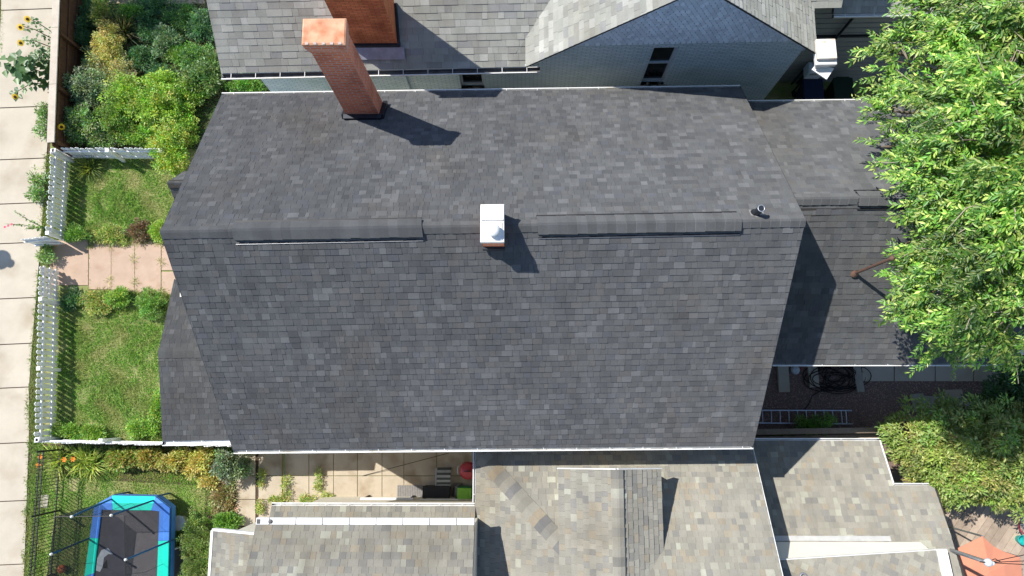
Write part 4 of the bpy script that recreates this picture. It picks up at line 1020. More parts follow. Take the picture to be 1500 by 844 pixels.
mb = MB(); mb.box((*c_, .39), (sz[0], sz[1], .05), 'black_plastic', bev=.015); mb.build('lid', bx_)
# striped barrel-like cushion lounger
q = P(650, 701, .4); ch = thing('striped_chair', 'low garden chair with grey striped cushion by the storage box', 'chair', (q.x, q.y, .03))
mb = MB(); W_, D_ = .4, .6
for k in range(9):
    a0_, a1_ = k / 9, (k + 1) / 9
    pr = lambda a: (q.y + D_ * (.5 - a), .28 + .2 * math.sin(a * math.pi))
    (ya, za), (yb, zb_) = pr(a0_), pr(a1_); m = 'stripe_light' if k % 2 else 'stripe_dark'
    mb.hexa([Vector((q.x - W_ / 2, ya, za - .07)), Vector((q.x + W_ / 2, ya, za - .07)), Vector((q.x + W_ / 2, yb, zb_ - .07)), Vector((q.x - W_ / 2, yb, zb_ - .07))], [Vector((q.x - W_ / 2, ya, za)), Vector((q.x + W_ / 2, ya, za)), Vector((q.x + W_ / 2, yb, zb_)), Vector((q.x - W_ / 2, yb, zb_))], m)
mb.build('cushion', ch)
mb = MB(); mb.tube([(q.x - W_ / 2 - .03, q.y - .3, .34), (q.x - W_ / 2 - .03, q.y + .28, .34)], .014, 'steel', 8); mb.build('frame', ch)
for sx in (-1, 1):
    for sy in (-1, 1):
        mb = MB(); mb.tube([(q.x + sx * W_ * .45, q.y + sy * .22, .26), (q.x + sx * W_ * .5, q.y + sy * .25, .03)], .014, 'steel', 8); mb.build('leg', ch)
# kettle grill, red lid
q = P(686, 689, .75); kg = thing('kettle_grill', 'round charcoal grill with a red lid under the roof corner', 'grill', (q.x, q.y, .03))
mb = MB(); mb.lathe((q.x, q.y, .6), [(.04, 0), (.16, .05), (.23, .14), (.25, .24)], 'black_plastic', 24); mb.build('bowl', kg)
mb = MB(); mb.lathe((q.x, q.y, .845), [(.255, 0), (.24, .08), (.17, .15), (.05, .185)], 'red_enamel', 28); ld = mb.build('lid', kg)
mb = MB(); mb.tube([(q.x - .1, q.y, 1.02), (q.x - .08, q.y, 1.08), (q.x + .08, q.y, 1.08), (q.x + .1, q.y, 1.02)], .014, 'black_plastic', 8); mb.build('handle', ld)
for k in range(3):
    a = k * 2.1 + .3; mb = MB(); mb.tube([(q.x + .15 * math.cos(a), q.y + .15 * math.sin(a), .66), (q.x + .28 * math.cos(a), q.y + .28 * math.sin(a), .03)], .012, 'steel', 8); mb.build('leg', kg)
mb = MB(); mb.tube([(q.x - .27 + .02 * math.cos(0), q.y + .13, .84)] + [(q.x - .25 - .06 * math.sin(t), q.y + .13 * math.cos(t), .84) for t in (.5, 1.2, 1.9, 2.6)], .012, 'steel', 8); mb.build('side_handle', kg)
# green bin
q = P(680, 725, .55); gb = thing('green_bin', 'bright lime and green plastic tub at the inside gutter corner', 'bin', (q.x, q.y, .03))
mb = MB(); mb.box((q.x, q.y, .27), (.4, .44, .48), 'green_plastic', bev=.04); mb.build('body', gb)
mb = MB(); mb.box((q.x, q.y - .02, .535), (.42, .42, .05), 'lime_plastic', bev=.02); mb.box((q.x, q.y - .02, .565), (.24, .24, .02), 'lime_plastic', bev=.01); mb.build('lid', gb)
q = P(668, 719, .3); mb = MB(); mb.hexa([Vector((q.x + x, q.y + y, .03)) for x, y in ((-.14, -.2), (.14, -.2), (.16, .2), (-.1, .2))], [Vector((q.x + x, q.y + y, z)) for x, y, z in ((-.06, -.18, .22), (.1, -.16, .3), (.05, .15, .42), (-.02, .12, .36))], 'grey_mat')
tag(mb.build('sack', origin=(q.x, q.y, .03)), 'crumpled grey sack between storage box and green tub', 'sack')
for i, (xa, xb, yy, lab) in enumerate(((528, 606, 731.5, 'long white downspout pipe lying along the tan roof edge, left one'), (616, 672, 733.5, 'shorter white downspout pipe lying beside the black storage box'))):
    a, b = P(xa, yy, .75), P(xb, yy + .5, .75); mb = MB(); mb.box(((a.x + b.x) / 2, a.y, .75), (b.x - a.x, .1, .075), 'white_paint', bev=.012)
    for x in (a.x + .1, b.x - .1): mb.box((x, a.y, .38), (.05, .07, .69), 'black_plastic')
    tag(mb.build('downspout_pipe', origin=(a.x, a.y, .03)), lab, 'pipe')
a, b = P(530, 697.5, .1), P(658, 663.5, .3); mb = MB(); mb.tube([a + Vector((0, 0, -.06)), a.lerp(b, .5) - Z * .04, b], .008, 'black_rubber', 6)
tag(mb.build('cable', origin=a), 'thin black cable stretched across the side yard concrete', 'cable')

# ================================================================ ALLEY OBJECTS
zl_ = .16; a0_, a1_ = P(1060, 601, zl_), P(1247, 601.5, zl_); b0_, b1_ = P(1060, 619, zl_), P(1249, 621, zl_)
la = thing('ladder', 'aluminium ladder lying flat on the gravel by the plank fence', 'ladder', (a0_.x, a0_.y, 0))
for a, b in ((a0_, a1_), (b0_, b1_)):
    mb = MB(); mb.beam(a, b, .035, .075, 'aluminium'); mb.build('side_rail', la)
k = 0
for i in range(15):
    f = .03 + i * .0685; 
    if f > .97: break
    mb = MB(); mb.tube([a0_.lerp(a1_, f), b0_.lerp(b1_, f)], .017, 'aluminium', 8); mb.build('rung', la)
mb = MB(); mb.tube([a0_.lerp(a1_, .955), b0_.lerp(b1_, .955)], .02, 'aluminium', 8); mb.build('end_bar', la)
# tangled cable coil
q = P(1222, 553, .05); pts = []
for i in range(420):
    t = i * .21; rr_ = .42 + .16 * math.sin(t * .37) + .08 * math.sin(t * 1.7); pts.append((q.x + rr_ * math.cos(t) * 1.35 + .25 * math.sin(t * .13), q.y + rr_ * math.sin(t) * .72 + .1 * math.cos(t * .21), .05 + .03 * math.sin(t * .9) + i * .0002))
pts += [(P(1189, 580, 0).x, P(1189, 580, 0).y, .03), (P(1184, 592, 0).x, P(1184, 592, 0).y, .03), (P(1178, 600, 0).x, P(1178, 600, 0).y, .03)]
mb = MB(); mb.tube(pts, .014, 'black_rubber', 5); tag(mb.build('hose_coil', origin=(q.x, q.y, 0)), 'tangled heap of black hose on the gravel alley', 'hose')
def board(name, cx_, cy_, w, h, m, lab, cat, z=.12, ang=0, grp=None):
    c = P(cx_, cy_, z); k = m_per_px(z); mb = MB(); mb.box((c.x, c.y, z / 2), (w * k, h * k, z), m, ang=ang, bev=.012); return tag(mb.build(name, origin=(c.x, c.y, 0)), lab, cat, grp)
board('paving_block', 1148, 552, 16, 44, 'concrete', 'long pale concrete block nearest the rake corner of the gravel alley', 'block')
board('paving_block', 1192, 550, 14, 34, 'concrete', 'short bluish concrete block half under the black hose', 'block', ang=.04)
board('paving_block', 1258, 552, 11, 44, 'pale_stone', 'narrow leaning concrete block at the right of the hose heap', 'block', ang=.08)
q = P(1165, 542, .1); mb = MB(); mb.lathe((q.x, q.y, 0), [(.12, 0), (.14, .1), (.11, .16), (.02, .17)], 'bin_white', 14); mb.box((q.x + .16, q.y + .03, .05), (.1, .06, .05), 'red_enamel', bev=.01)
tag(mb.build('plastic_bag', origin=(q.x, q.y, 0)), 'crumpled white and red plastic bag beside the concrete block', 'bag')
for x, y, w, h, a, lab in ((1346, 590, 18, 26, .1, 'dark stained paving slab left of the row'), (1373, 594, 36, 26, -.06, 'largest pale paving slab in the shaded alley'), (1399, 588, 26, 34, .05, 'brownish paving slab between the two pale ones'), (1424, 597, 26, 20, -.12, 'small grey paving slab at the shrub edge')):
    board('paving_slab', x, y, w, h, 'pale_stone' if w != 26 or h == 20 else 'concrete_old', lab, 'slab', z=.04, ang=a)
# items near the north house
q = P(1196, 108, 1.45); ac = thing('air_conditioner', 'grey air conditioning box on a stand behind the pale brick house', 'air conditioner', (q.x, q.y, 0))
mb = MB(); mb.box((q.x, q.y + .2, 1.25), (.46, .36, .42), 'house_paint', bev=.015); cs = mb.build('casing', ac)
for dx in (-.1, .06):
    mb = MB(); mb.box((q.x + dx, q.y + .017, 1.36), (.12, .014, .1), 'black_plastic')
    for k_ in range(4): mb.box((q.x + dx, q.y + .009, 1.325 + k_ * .024), (.12, .006, .006), 'house_paint')
    mb.build('grille', cs)
mb = MB()
for sx in (-.2, .2):
    for sy in (.05, .35): mb.box((q.x + sx, q.y + sy, .52), (.04, .04, 1.03), 'dark_metal')
mb.build('stand', ac)
for (px, py, m, lab) in ((1192, 131, 'navy_plastic', 'dark blue wheeled bin behind the pale brick house'), (1236, 129, 'dark_green_plastic', 'dark green wheeled bin in front of the grey garage')):
    q = P(px, py, 1.0); b_ = thing('wheeled_bin', lab, 'bin', (q.x, q.y, 0), 'wheeled bins between the north house and the garage')
    mb = MB(); q0_ = [Vector((q.x + sx * .22, q.y + sy * .24, .06)) for sx, sy in ((-1, -1), (1, -1), (1, 1), (-1, 1))]; q1_ = [Vector((q.x + sx * .29, q.y + sy * .32, .95)) for sx, sy in ((-1, -1), (1, -1), (1, 1), (-1, 1))]
    mb.hexa(q0_, q1_, m); mb.build('body', b_)
    mb = MB(); mb.box((q.x, q.y, .98), (.62, .7, .05), m, bev=.02); ld = mb.build('lid', b_)
    mb = MB(); mb.tube([(q.x - .2, q.y + .37, .97), (q.x + .2, q.y + .37, .97)], .018, m, 8); mb.build('handle', ld)
    for sx in (-1, 1):
        mb = MB(); mb.lathe((q.x + sx * .26, q.y + .27, .1), [(.1, -.025), (.1, .025)], 'black_rubber', 16, mtx=Matrix.Rotation(math.pi / 2, 4, 'Y')); mb.build('wheel', b_)

# ================================================================ DECK, CANOPY
dk_ = [P(1385, 738, .3), P(1385, 900, .3), P(1540, 900, .3), P(1540, 738, .3)]
de = thing('wooden_deck', 'weathered plank deck with diagonal boards at the lower right corner', 'deck', (dk_[0].x + 1, dk_[0].y - 1, 0))
mb = MB(); dx_, dy_ = Vector((.62, .78, 0)).normalized(), Vector((.78, -.62, 0)).normalized()
cq = (dk_[0] + dk_[2]) / 2; lim = [(p.x, p.y) for p in dk_]
for i in range(-16, 17):
    c = cq + dy_ * i * .205; cx_ = [(c + dx_ * s_ * 3 + dy_ * e_) for s_, e_ in ((-1, 0), (1, 0), (1, .195), (-1, .195))]
    sub = clip([(p.x, p.y) for p in cx_], lim)
    if sub: tnt = rnd.uniform(.95, 1.35); mb.hexa([Vector((a, b, .26)) for a, b in sub], [Vector((a, b, .3 + rnd.uniform(-.003, .003))) for a, b in sub], 'weathered_wood', (tnt,) * 3)
mb.build('boards', de); mb = MB()
mb.hexa([Vector((a, b, .0)) for a, b in lim][::-1], [Vector((a * .999 + .001 * cq.x, b, .24)) for a, b in lim][::-1], 'roof_deck'); mb.build('frame', de)
cz_ = 2.1; cp = [P(*q, cz_) for q in ((1439, 785.5), (1446, 792), (1455, 800), (1470, 808), (1495, 816.5), (1499, 860), (1502, 905), (1440, 920), (1385, 915), (1389, 850), (1392, 815), (1403, 803), (1420, 795))]
cn = thing('patio_canopy', 'salmon orange fabric canopy stretched over the wooden deck', 'canopy', (P(1440, 850, cz_).x, P(1440, 850, cz_).y, .3))
mb = MB(); cc_ = sum(cp, Vector()) / len(cp) + Z * .22; n = len(cp); md = [p.lerp(cc_, .55) + Z * .03 for p in cp]
for i in range(n):
    j = (i + 1) % n
    mb.face([cp[i], cp[j], md[j], md[i]], 'salmon_canvas', smooth=True); mb.face([md[i], md[j], cc_], 'salmon_canvas', smooth=True)
    mb.face([cp[j] - Z * .012, cp[i] - Z * .012, md[i] - Z * .012, md[j] - Z * .012], 'salmon_canvas', smooth=True); mb.face([md[j] - Z * .012, md[i] - Z * .012, cc_ - Z * .012], 'salmon_canvas', smooth=True)
    mb.face([cp[i], cp[i] - Z * .012, cp[j] - Z * .012, cp[j]], 'salmon_canvas')
mb.build('fabric', cn)
for k_ in (0, 4, 6, 8):
    p = cp[k_]; mb = MB(); mb.tube([Vector((p.x, p.y, .3)), p - Z * .01], .025, 'steel', 8); mb.build('post', cn)
# overhead wires from the mast
hd_ = mtop + Z * .05
for i, (x, y, z, sag, lab) in enumerate(((1520, 789, 3.6, .25, 'upper overhead wire from the mast across the salmon canopy'), (1530, 806, 3.4, .35, 'middle overhead wire from the mast across the salmon canopy'), (1540, 816, 3.2, .3, 'lower overhead wire from the mast across the salmon canopy'))):
    e = P(x, y, z); e = hd_ + (e - hd_) * 2.4; e.z = 4.2; pts = [hd_.lerp(e, k_ / 16) - Z * sag * 4 * (k_ / 16) * (1 - k_ / 16) for k_ in range(17)]
    mb = MB(); mb.tube(pts, .009, 'black_rubber', 5); tag(mb.build('overhead_wire', origin=hd_), lab, 'wire', 'wires from the service mast')
q = P(1500, 768, .6); bk = thing('toy_wheel', 'pink red toy hoop leaning at the deck edge under the shrub', 'hoop', (q.x, q.y, .3)); 
mb = MB(); R_ = .26; tilt = Matrix.Rotation(.5, 4, 'Y'); mb.tube([Vector(q) + (tilt @ Vector((R_ * math.cos(t), R_ * math.sin(t), 0))) for t in [k_ * math.pi / 14 for k_ in range(29)]], .022, 'red_enamel', 8); mb.build('rim', bk)
for k_ in range(4):
    t = k_ * math.pi / 4; mb = MB(); mb.tube([Vector(q) + (tilt @ Vector((R_ * math.cos(t), R_ * math.sin(t), 0))), Vector(q) - (tilt @ Vector((R_ * math.cos(t), R_ * math.sin(t), 0)))], .008, 'steel', 6); mb.build('spoke', bk)
q = P(1497, 791, .45); mb = MB(); mb.lathe((q.x, q.y, .3), [(.1, 0), (.13, .18), (.14, .2), (.12, .2), (.1, .03)], 'teal_plastic', 18); tag(mb.build('plant_pot', origin=(q.x, q.y, .3)), 'small teal tub on the deck at the right edge', 'tub')
# garden table frame in the corner by the deck
q = P(1378, 800, .8)

# small outbuilding roof beyond the shrub (right edge)
ob_ = P(1478, 513, 2.6); sd = thing('garden_shed', 'small shed with white eave beside the end of the rear wing', 'shed', (ob_.x + 1, ob_.y + 1.5, 0))
mb = MB(); walls(mb, [(ob_.x + .25, ob_.y + .3), (ob_.x + 3, ob_.y + .3), (ob_.x + 3, ob_.y + 2.6), (ob_.x + .25, ob_.y + 2.6)], 0, 2.5, 'siding'); mb.build('wall', sd)
mb = MB(); s0 = Vector((ob_.x, ob_.y, 2.6)); shingle(mb, [s0, s0 + Vector((3.3, 0, 0)), s0 + Vector((3.3, 3, .8)), s0 + Vector((0, 3, .8))]); mb.build('roof', sd)
mb = MB(); gutter(mb, s0, s0 + Vector((3.3, 0, 0)), (0, -1, 0), w=.12); mb.build('gutter', sd)

# street lamp just outside the frame: its head throws the shadow on the sidewalk
hs = P(10, 388, 0.03); hh_ = 4.2; sd_ = Vector((math.cos(math.radians(51.5)) * math.cos(math.radians(-30.5)), math.cos(math.radians(51.5)) * math.sin(math.radians(-30.5)), -math.sin(math.radians(51.5))))
hp = hs - sd_ * (hh_ / -sd_.z)
sl_ = thing('street_lamp', 'dark street lamp standing outside the picture beyond the sidewalk edge', 'street lamp', (hp.x - .9, hp.y, 0))
mb = MB(); mb.tube([(hp.x - .9, hp.y, 0), (hp.x - .9, hp.y, hh_ + .1), (hp.x - .6, hp.y + .05, hh_ + .35), (hp.x - .1, hp.y + .05, hh_ + .1)], [.06, .045, .03, .025], 'black_iron', 10); mb.build('pole', sl_)
mb = MB(); mb.lathe((hp.x, hp.y, hh_ - .15), [(.05, -.1), (.3, 0), (.32, .05), (.2, .16), (.05, .24)], 'black_iron', 18); mb.build('lamp_shade', sl_)
mb = MB(); mb.lathe((hp.x + .34, hp.y - .14, hh_ - .2), [(.02, -.13), (.13, -.05), (.14, .05), (.03, .14)], 'black_iron', 14); mb.build('camera_globe', sl_)

# ================================================================ PLANTS
LIME = [(.22, .42, .06), (.3, .49, .07), (.16, .34, .05), (.42, .52, .08)]
YEL = [(.55, .53, .16), (.42, .46, .14), (.62, .56, .22)]
GREY = [(.26, .36, .2), (.36, .44, .28), (.17, .28, .14)]
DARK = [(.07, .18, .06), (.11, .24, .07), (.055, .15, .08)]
MID = [(.15, .32, .05), (.22, .4, .06), (.1, .24, .05)]
AUT = [(.42, .34, .09), (.44, .44, .1), (.24, .34, .07), (.42, .25, .09), (.3, .38, .08)]
GRP = 'shrubs in the bed behind the board fence'
shrub('shrub', 'bright lime green shrub, largest in the bed, against the charcoal roof corner', 'shrub', 228, 150, 1.0, (60, 46), 330, 46, LIME, ln=.075, wd=.045, cr=.14, lobes=8, group=GRP)
shrub('shrub', 'lime yellow shrub growing over the end of the upper picket fence', 'shrub', 246, 214, 1.1, (34, 44), 190, 46, LIME + [(.4, .38, .03)], ln=.07, wd=.042, cr=.13, lobes=6, group=GRP)
shrub('shrub', 'yellow green shrub strip standing in full sun beside the spiky grass', 'shrub', 162, 62, .8, (23, 50), 190, 40, YEL, ln=.055, wd=.03, cr=.12, lobes=6, group=GRP)
shrub('shrub', 'grey green shrub tucked against the board fence', 'shrub', 128, 128, 1.0, (33, 33), 170, 44, GREY, ln=.07, wd=.034, cr=.13, lobes=6, group=GRP)
shrub('shrub', 'bluish green shrub at the inner corner of board and picket fences', 'shrub', 118, 180, .95, (30, 34), 170, 42, GREY + MID, ln=.075, wd=.032, cr=.13, lobes=6, group=GRP)
shrub('shrub', 'olive green shrub in the middle of the bed above the upper lawn', 'shrub', 172, 172, .85, (33, 38), 190, 42, MID + [(.2, .24, .04)], ln=.06, wd=.032, cr=.13, lobes=6, group=GRP)
shrub('shrub', 'mid green shrub with reddish bare patches above the olive one', 'shrub', 176, 108, .6, (24, 20), 70, 40, YEL + GREY + [(.25, .14, .08)], ln=.05, wd=.025, cr=.13, lobes=5, group=GRP)
shrub('shrub', 'pale leafy plant under the left gutter end of the grey brown roof', 'shrub', 306, 112, .8, (30, 26), 120, 34, [(.14, .24, .07), (.19, .3, .1), (.1, .19, .05)], ln=.12, wd=.05, cr=.15, lobes=5, group=GRP)
shrub('shrub', 'green plant in the gap left of the painted brick wall', 'shrub', 362, 124, .6, (26, 16), 60, 34, MID, ln=.09, wd=.04, cr=.13, lobes=4, group=GRP)
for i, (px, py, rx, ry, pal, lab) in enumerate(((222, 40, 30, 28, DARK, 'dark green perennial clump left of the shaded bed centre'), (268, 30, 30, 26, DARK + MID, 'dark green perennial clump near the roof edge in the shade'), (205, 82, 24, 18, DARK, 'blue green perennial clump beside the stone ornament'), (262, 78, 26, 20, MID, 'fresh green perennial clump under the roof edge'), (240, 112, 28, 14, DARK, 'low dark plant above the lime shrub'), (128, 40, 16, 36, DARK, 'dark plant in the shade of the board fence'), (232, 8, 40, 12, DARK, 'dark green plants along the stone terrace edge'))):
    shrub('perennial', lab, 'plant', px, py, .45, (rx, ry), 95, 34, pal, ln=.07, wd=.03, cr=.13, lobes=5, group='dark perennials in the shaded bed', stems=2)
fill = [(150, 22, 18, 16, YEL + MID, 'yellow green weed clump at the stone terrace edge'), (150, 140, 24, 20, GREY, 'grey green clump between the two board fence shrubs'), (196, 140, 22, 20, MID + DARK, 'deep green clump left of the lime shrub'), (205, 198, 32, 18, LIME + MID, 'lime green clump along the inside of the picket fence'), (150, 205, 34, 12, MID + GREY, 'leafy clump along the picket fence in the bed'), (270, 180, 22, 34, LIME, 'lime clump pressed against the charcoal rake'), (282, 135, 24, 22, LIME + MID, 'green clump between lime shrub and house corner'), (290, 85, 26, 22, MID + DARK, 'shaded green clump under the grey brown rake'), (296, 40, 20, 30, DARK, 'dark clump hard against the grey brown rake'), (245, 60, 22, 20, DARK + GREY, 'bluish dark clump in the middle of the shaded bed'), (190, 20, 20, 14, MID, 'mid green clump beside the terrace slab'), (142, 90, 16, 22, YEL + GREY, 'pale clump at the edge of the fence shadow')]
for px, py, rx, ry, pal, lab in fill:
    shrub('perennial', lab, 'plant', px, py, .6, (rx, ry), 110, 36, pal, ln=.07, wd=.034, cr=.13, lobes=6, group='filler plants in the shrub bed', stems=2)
def spiky(name, lab, cat, px, py, h, n, ln, wd, pal, lean=.6, grp=None, r0=.06, rz=None, extra=None):
    b = P(px, py, 0); t = thing(name, lab, cat, b, grp)
    a = NR.uniform(0, 2 * np.pi, n); e = NR.uniform(.15, 1.0, n)
    D0 = np.stack([np.cos(a) * lean * e, np.sin(a) * lean * e, np.ones(n) * (1.15 - e * .7)], 1)
    C = np.stack([b.x + np.cos(a) * r0 * NR.random(n), b.y + np.sin(a) * r0 * NR.random(n), np.full(n, .03)], 1)
    D0 /= np.linalg.norm(D0, axis=1, keepdims=True); l = ln * NR.uniform(.6, 1.1, n)
    Nn = np.cross(np.cross(D0, [0, 0, 1.0]), D0) + unit(n) * .1
    T = tones(n, pal)
    h1 = C + D0 * (l * .58)[:, None]; D1 = D0.copy(); D1[:, 2] -= .75 * e; D1 /= np.linalg.norm(D1, axis=1, keepdims=True)
    leafobj('foliage', np.concatenate([C, h1 - D0 * (l * .06)[:, None]]), np.concatenate([D0, D1]), np.concatenate([Nn, Nn]), np.concatenate([l * .68, l * .6]), wd, np.concatenate([T, T]), t, 'blade', origin=None)
    return t, b
spiky('ornamental_grass', 'spiky brown green ornamental grass clump between sunny and shaded beds', 'grass clump', 184, 52, 1, 420, .85, .018, [(.12, .15, .07), (.2, .17, .1), (.08, .12, .06)], lean=1.1, r0=.12)
spiky('ornamental_grass', 'yellowing grass tuft under the upper picket fence', 'grass clump', 133, 246, 1, 150, .5, .02, [(.25, .3, .07), (.15, .24, .06)], lean=1.2, r0=.15)
q = P(218, 83, .1); mb = MB(); mb.lathe((q.x, q.y, 0), [(.1, 0), (.13, .12), (.14, .14), (.1, .15)], 'pale_stone', 14); mb.lathe((q.x, q.y, .15), [(.03, 0), (.05, .1), (.01, .16)], 'pale_stone', 10)
tag(mb.build('stone_ornament', origin=(q.x, q.y, 0)), 'small pale stone ornament among dark plants in the bed', 'ornament')
# ---- sunflowers outside the board fence
def sunflower(px, py, pxf, pyf, h, lab, nl=14, ll=.22, flower=True, many=0):
    b = P(px, py, 0); f = P(pxf, pyf, h); t = thing('sunflower', lab, 'sunflower', b, 'sunflowers on the sidewalk side of the board fence')
    mb = MB(); pts = [b, b.lerp(f, .4) + Z * .2 * h, b.lerp(f, .8) + Z * .12 * h, f]; mb.tube(pts, [.016, .013, .01, .007], 'stem', 6); mb.build('stem', t)
    ii = NR.random(nl) * .85 + .1; base = np.array([list(pts[0].lerp(pts[3], i) + Z * .55 * h * i * (1 - i)) for i in ii]) + unit(nl) * (ll * .9 if nl > 40 else .03); a = NR.uniform(0, 6.28, nl)
    D = np.stack([np.cos(a), np.sin(a), NR.uniform(-.5, .15, nl)], 1)
    leafobj('leaves', base + D * .04, D, np.stack([np.cos(a) * .2, np.sin(a) * .2, np.ones(nl)], 1), ll * NR.uniform(.7, 1.2, nl), ll * .75, tones(nl, [(.08, .17, .05), (.12, .22, .08), (.06, .13, .05)]), t)
    if flower:
        fd = (f - b); fd.z *= .6; fd.normalize(); n = 18; a = np.arange(n) / n * 6.283; x_ = Vector(fd).orthogonal().normalized(); y_ = Vector(fd).cross(x_)
        mb = MB(); 
        for k in range(n):
            e = x_ * math.cos(a[k]) + y_ * math.sin(a[k]); s_ = x_ * -math.sin(a[k]) + y_ * math.cos(a[k])
            mb.face([f + e * .035, f + e * .07 + s_ * .016, f + e * .115 - fd * .01, f + e * .07 - s_ * .016], 'petal')
        fl = mb.build('petals', t); mb = MB(); M_ = Vector(fd).to_track_quat('Z', 'Y').to_matrix().to_4x4(); mb.lathe(f, [(.045, -.015), (.045, .01), (.02, .018)], 'seedhead', 14, mtx=M_); mb.build('seed_disc', fl)
sunflower(84, 52, 40, 28, 1.9, 'uppermost sunflower leaning over the sidewalk, with one open bloom', 20, .12)
sunflower(83, 60, 29.5, 40, 1.9, 'second sunflower from the top leaning over the sidewalk', 22, .12)
sunflower(82, 72, 30, 63, 1.9, 'sunflower just above the big leafy clump over the sidewalk', 24, .13)
sunflower(78, 122, 22, 142, 1.8, 'lowest and largest sunflower bloom below the big leafy clump', 22, .2)
sunflower(84, 178, 90, 186, 1.1, 'single sunflower bloom on the garden side of the board fence', 14, .12)
sunflower(80, 112, 14, 98, 1.5, 'large leafed sunflower clump without blooms hanging over the sidewalk', 95, .3, False)
sunflower(78, 84, 52, 78, 1.2, 'bushy sunflower without blooms close to the board fence', 60, .15, False)
for px, py, lab in ((64, 165, 'small leafy weed beside the pale fence cap'), (63, 190, 'straggly weed at the end of the board fence'), (56, 262, 'pale leafy weed in front of the upper picket fence'), (52, 282, 'low weed patch on the sidewalk edge by the upper fence'), (66, 372, 'grass tuft between the two picket gate leaves')):
    shrub('weed', lab, 'weed', px, py, .4, (12, 14), 26, 22, GREY + MID, ln=.09, wd=.035, cr=.12, lobes=4, group='weeds along the sidewalk fences', stems=2)
# hollyhock leaning across the walk
b = P(66, 335, 0); t = thing('hollyhock', 'leggy flowering stalk leaning across the sidewalk by the open gate', 'plant', b)
for fx_, fy_, h_ in ((8, 328, .9), (22, 310, 1.0), (36, 336, .6)):
    f = P(fx_, fy_, h_); mb = MB(); mb.tube([b, b.lerp(f, .5) + Z * .2, f], [.012, .009, .005], 'stem', 6); mb.build('stem', t)
    n = 46; i_ = NR.random(n); base = np.array([list(b.lerp(f, i) + Z * .8 * i * (1 - i) * .5) for i in i_]) + unit(n) * .03; D = unit(n); leafobj('leaves', base, D, unit(n) * .4 + [0, 0, 1], .1 * NR.uniform(.4, 1.1, n) * (1.3 - i_), .06, tones(n, MID + GREY), t)
mb = MB()
for i in range(3): f = P(8 + i * 5, 333 - i * 2, .9 - .05 * i); mb.lathe(f, [(.01, 0), (.035, .02), (.04, .03)], 'petal_pink', 8)
mb.build('flower', t)
# ---- path edge plants and lower lawn
EG = 'low plants edging the pink stone path'
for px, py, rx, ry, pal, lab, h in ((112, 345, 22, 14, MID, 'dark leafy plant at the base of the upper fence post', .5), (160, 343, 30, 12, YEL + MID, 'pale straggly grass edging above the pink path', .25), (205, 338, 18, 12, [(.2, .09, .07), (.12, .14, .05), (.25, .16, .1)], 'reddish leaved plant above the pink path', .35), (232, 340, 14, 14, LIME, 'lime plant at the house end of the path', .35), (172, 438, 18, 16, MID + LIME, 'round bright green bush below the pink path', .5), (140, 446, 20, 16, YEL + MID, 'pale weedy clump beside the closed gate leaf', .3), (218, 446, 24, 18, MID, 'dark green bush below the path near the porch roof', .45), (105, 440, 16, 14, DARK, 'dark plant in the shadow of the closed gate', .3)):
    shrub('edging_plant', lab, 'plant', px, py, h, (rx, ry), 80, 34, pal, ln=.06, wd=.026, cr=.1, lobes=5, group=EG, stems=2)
for px, py, lab in ((197, 380, 'grass tuft in the middle path joint'), (162, 412, 'grass tuft at the lower end of a path joint'), (198, 414, 'grass tuft by the green bush in a path joint'), (237, 384, 'grass tuft in the last path joint by the roof')):
    spiky('grass_tuft', lab, 'grass tuft', px, py, 1, 20, .16, .012, MID + YEL, lean=1.0, grp='grass tufts in the path joints', r0=.08)
LG = 'leafy plants inside the lower lawn fence'
for px, py, rx, ry, lab in ((100, 630, 22, 10, 'leafy plant in the lower left fence corner'), (135, 634, 18, 9, 'leafy plant in the middle of the lower fence run'), (205, 628, 24, 14, 'bushy plant beside the porch roof edge'), (232, 600, 12, 26, 'weedy plant close against the porch roof')):
    shrub('edging_plant', lab, 'plant', px, py, .35, (rx, ry), 60, 32, LIME + MID, ln=.075, wd=.03, cr=.12, lobes=4, group=LG, stems=2)
# ---- border in front of the trampoline yard
def lily(px, py, lab, nfl):
    t, b = spiky('daylily', lab, 'daylily', px, py, 1, 70, .62, .022, [(.5, .62, .16), (.62, .64, .2), (.34, .52, .1)], lean=1.2, grp='orange daylilies below the picket fence', r0=.12)
    for i in range(nfl):
        f = b + Vector((rnd.uniform(-.4, .3), rnd.uniform(-.15, .3), rnd.uniform(.7, .9))); mb = MB(); mb.tube([b, b.lerp(f, .5) + Z * .2, f], .006, 'stem', 5); st = mb.build('stem', t)
        mb = MB()
        for k in range(6):
            a = k * 1.047; e = Vector((math.cos(a), math.sin(a), .35)); s_ = Vector((-math.sin(a), math.cos(a), 0)); mb.face([f, f + e * .05 + s_ * .02, f + e * .09, f + e * .05 - s_ * .02], 'petal_orange')
        mb.build('flower', st)
lily(90, 672, 'daylily clump with orange flowers nearest the iron fence', 2); lily(122, 672, 'daylily clump with orange flowers left of the border', 2); lily(138, 680, 'daylily clump of arching leaves beside the coppery border', 0)
BG = 'border shrubs below the picket fence'
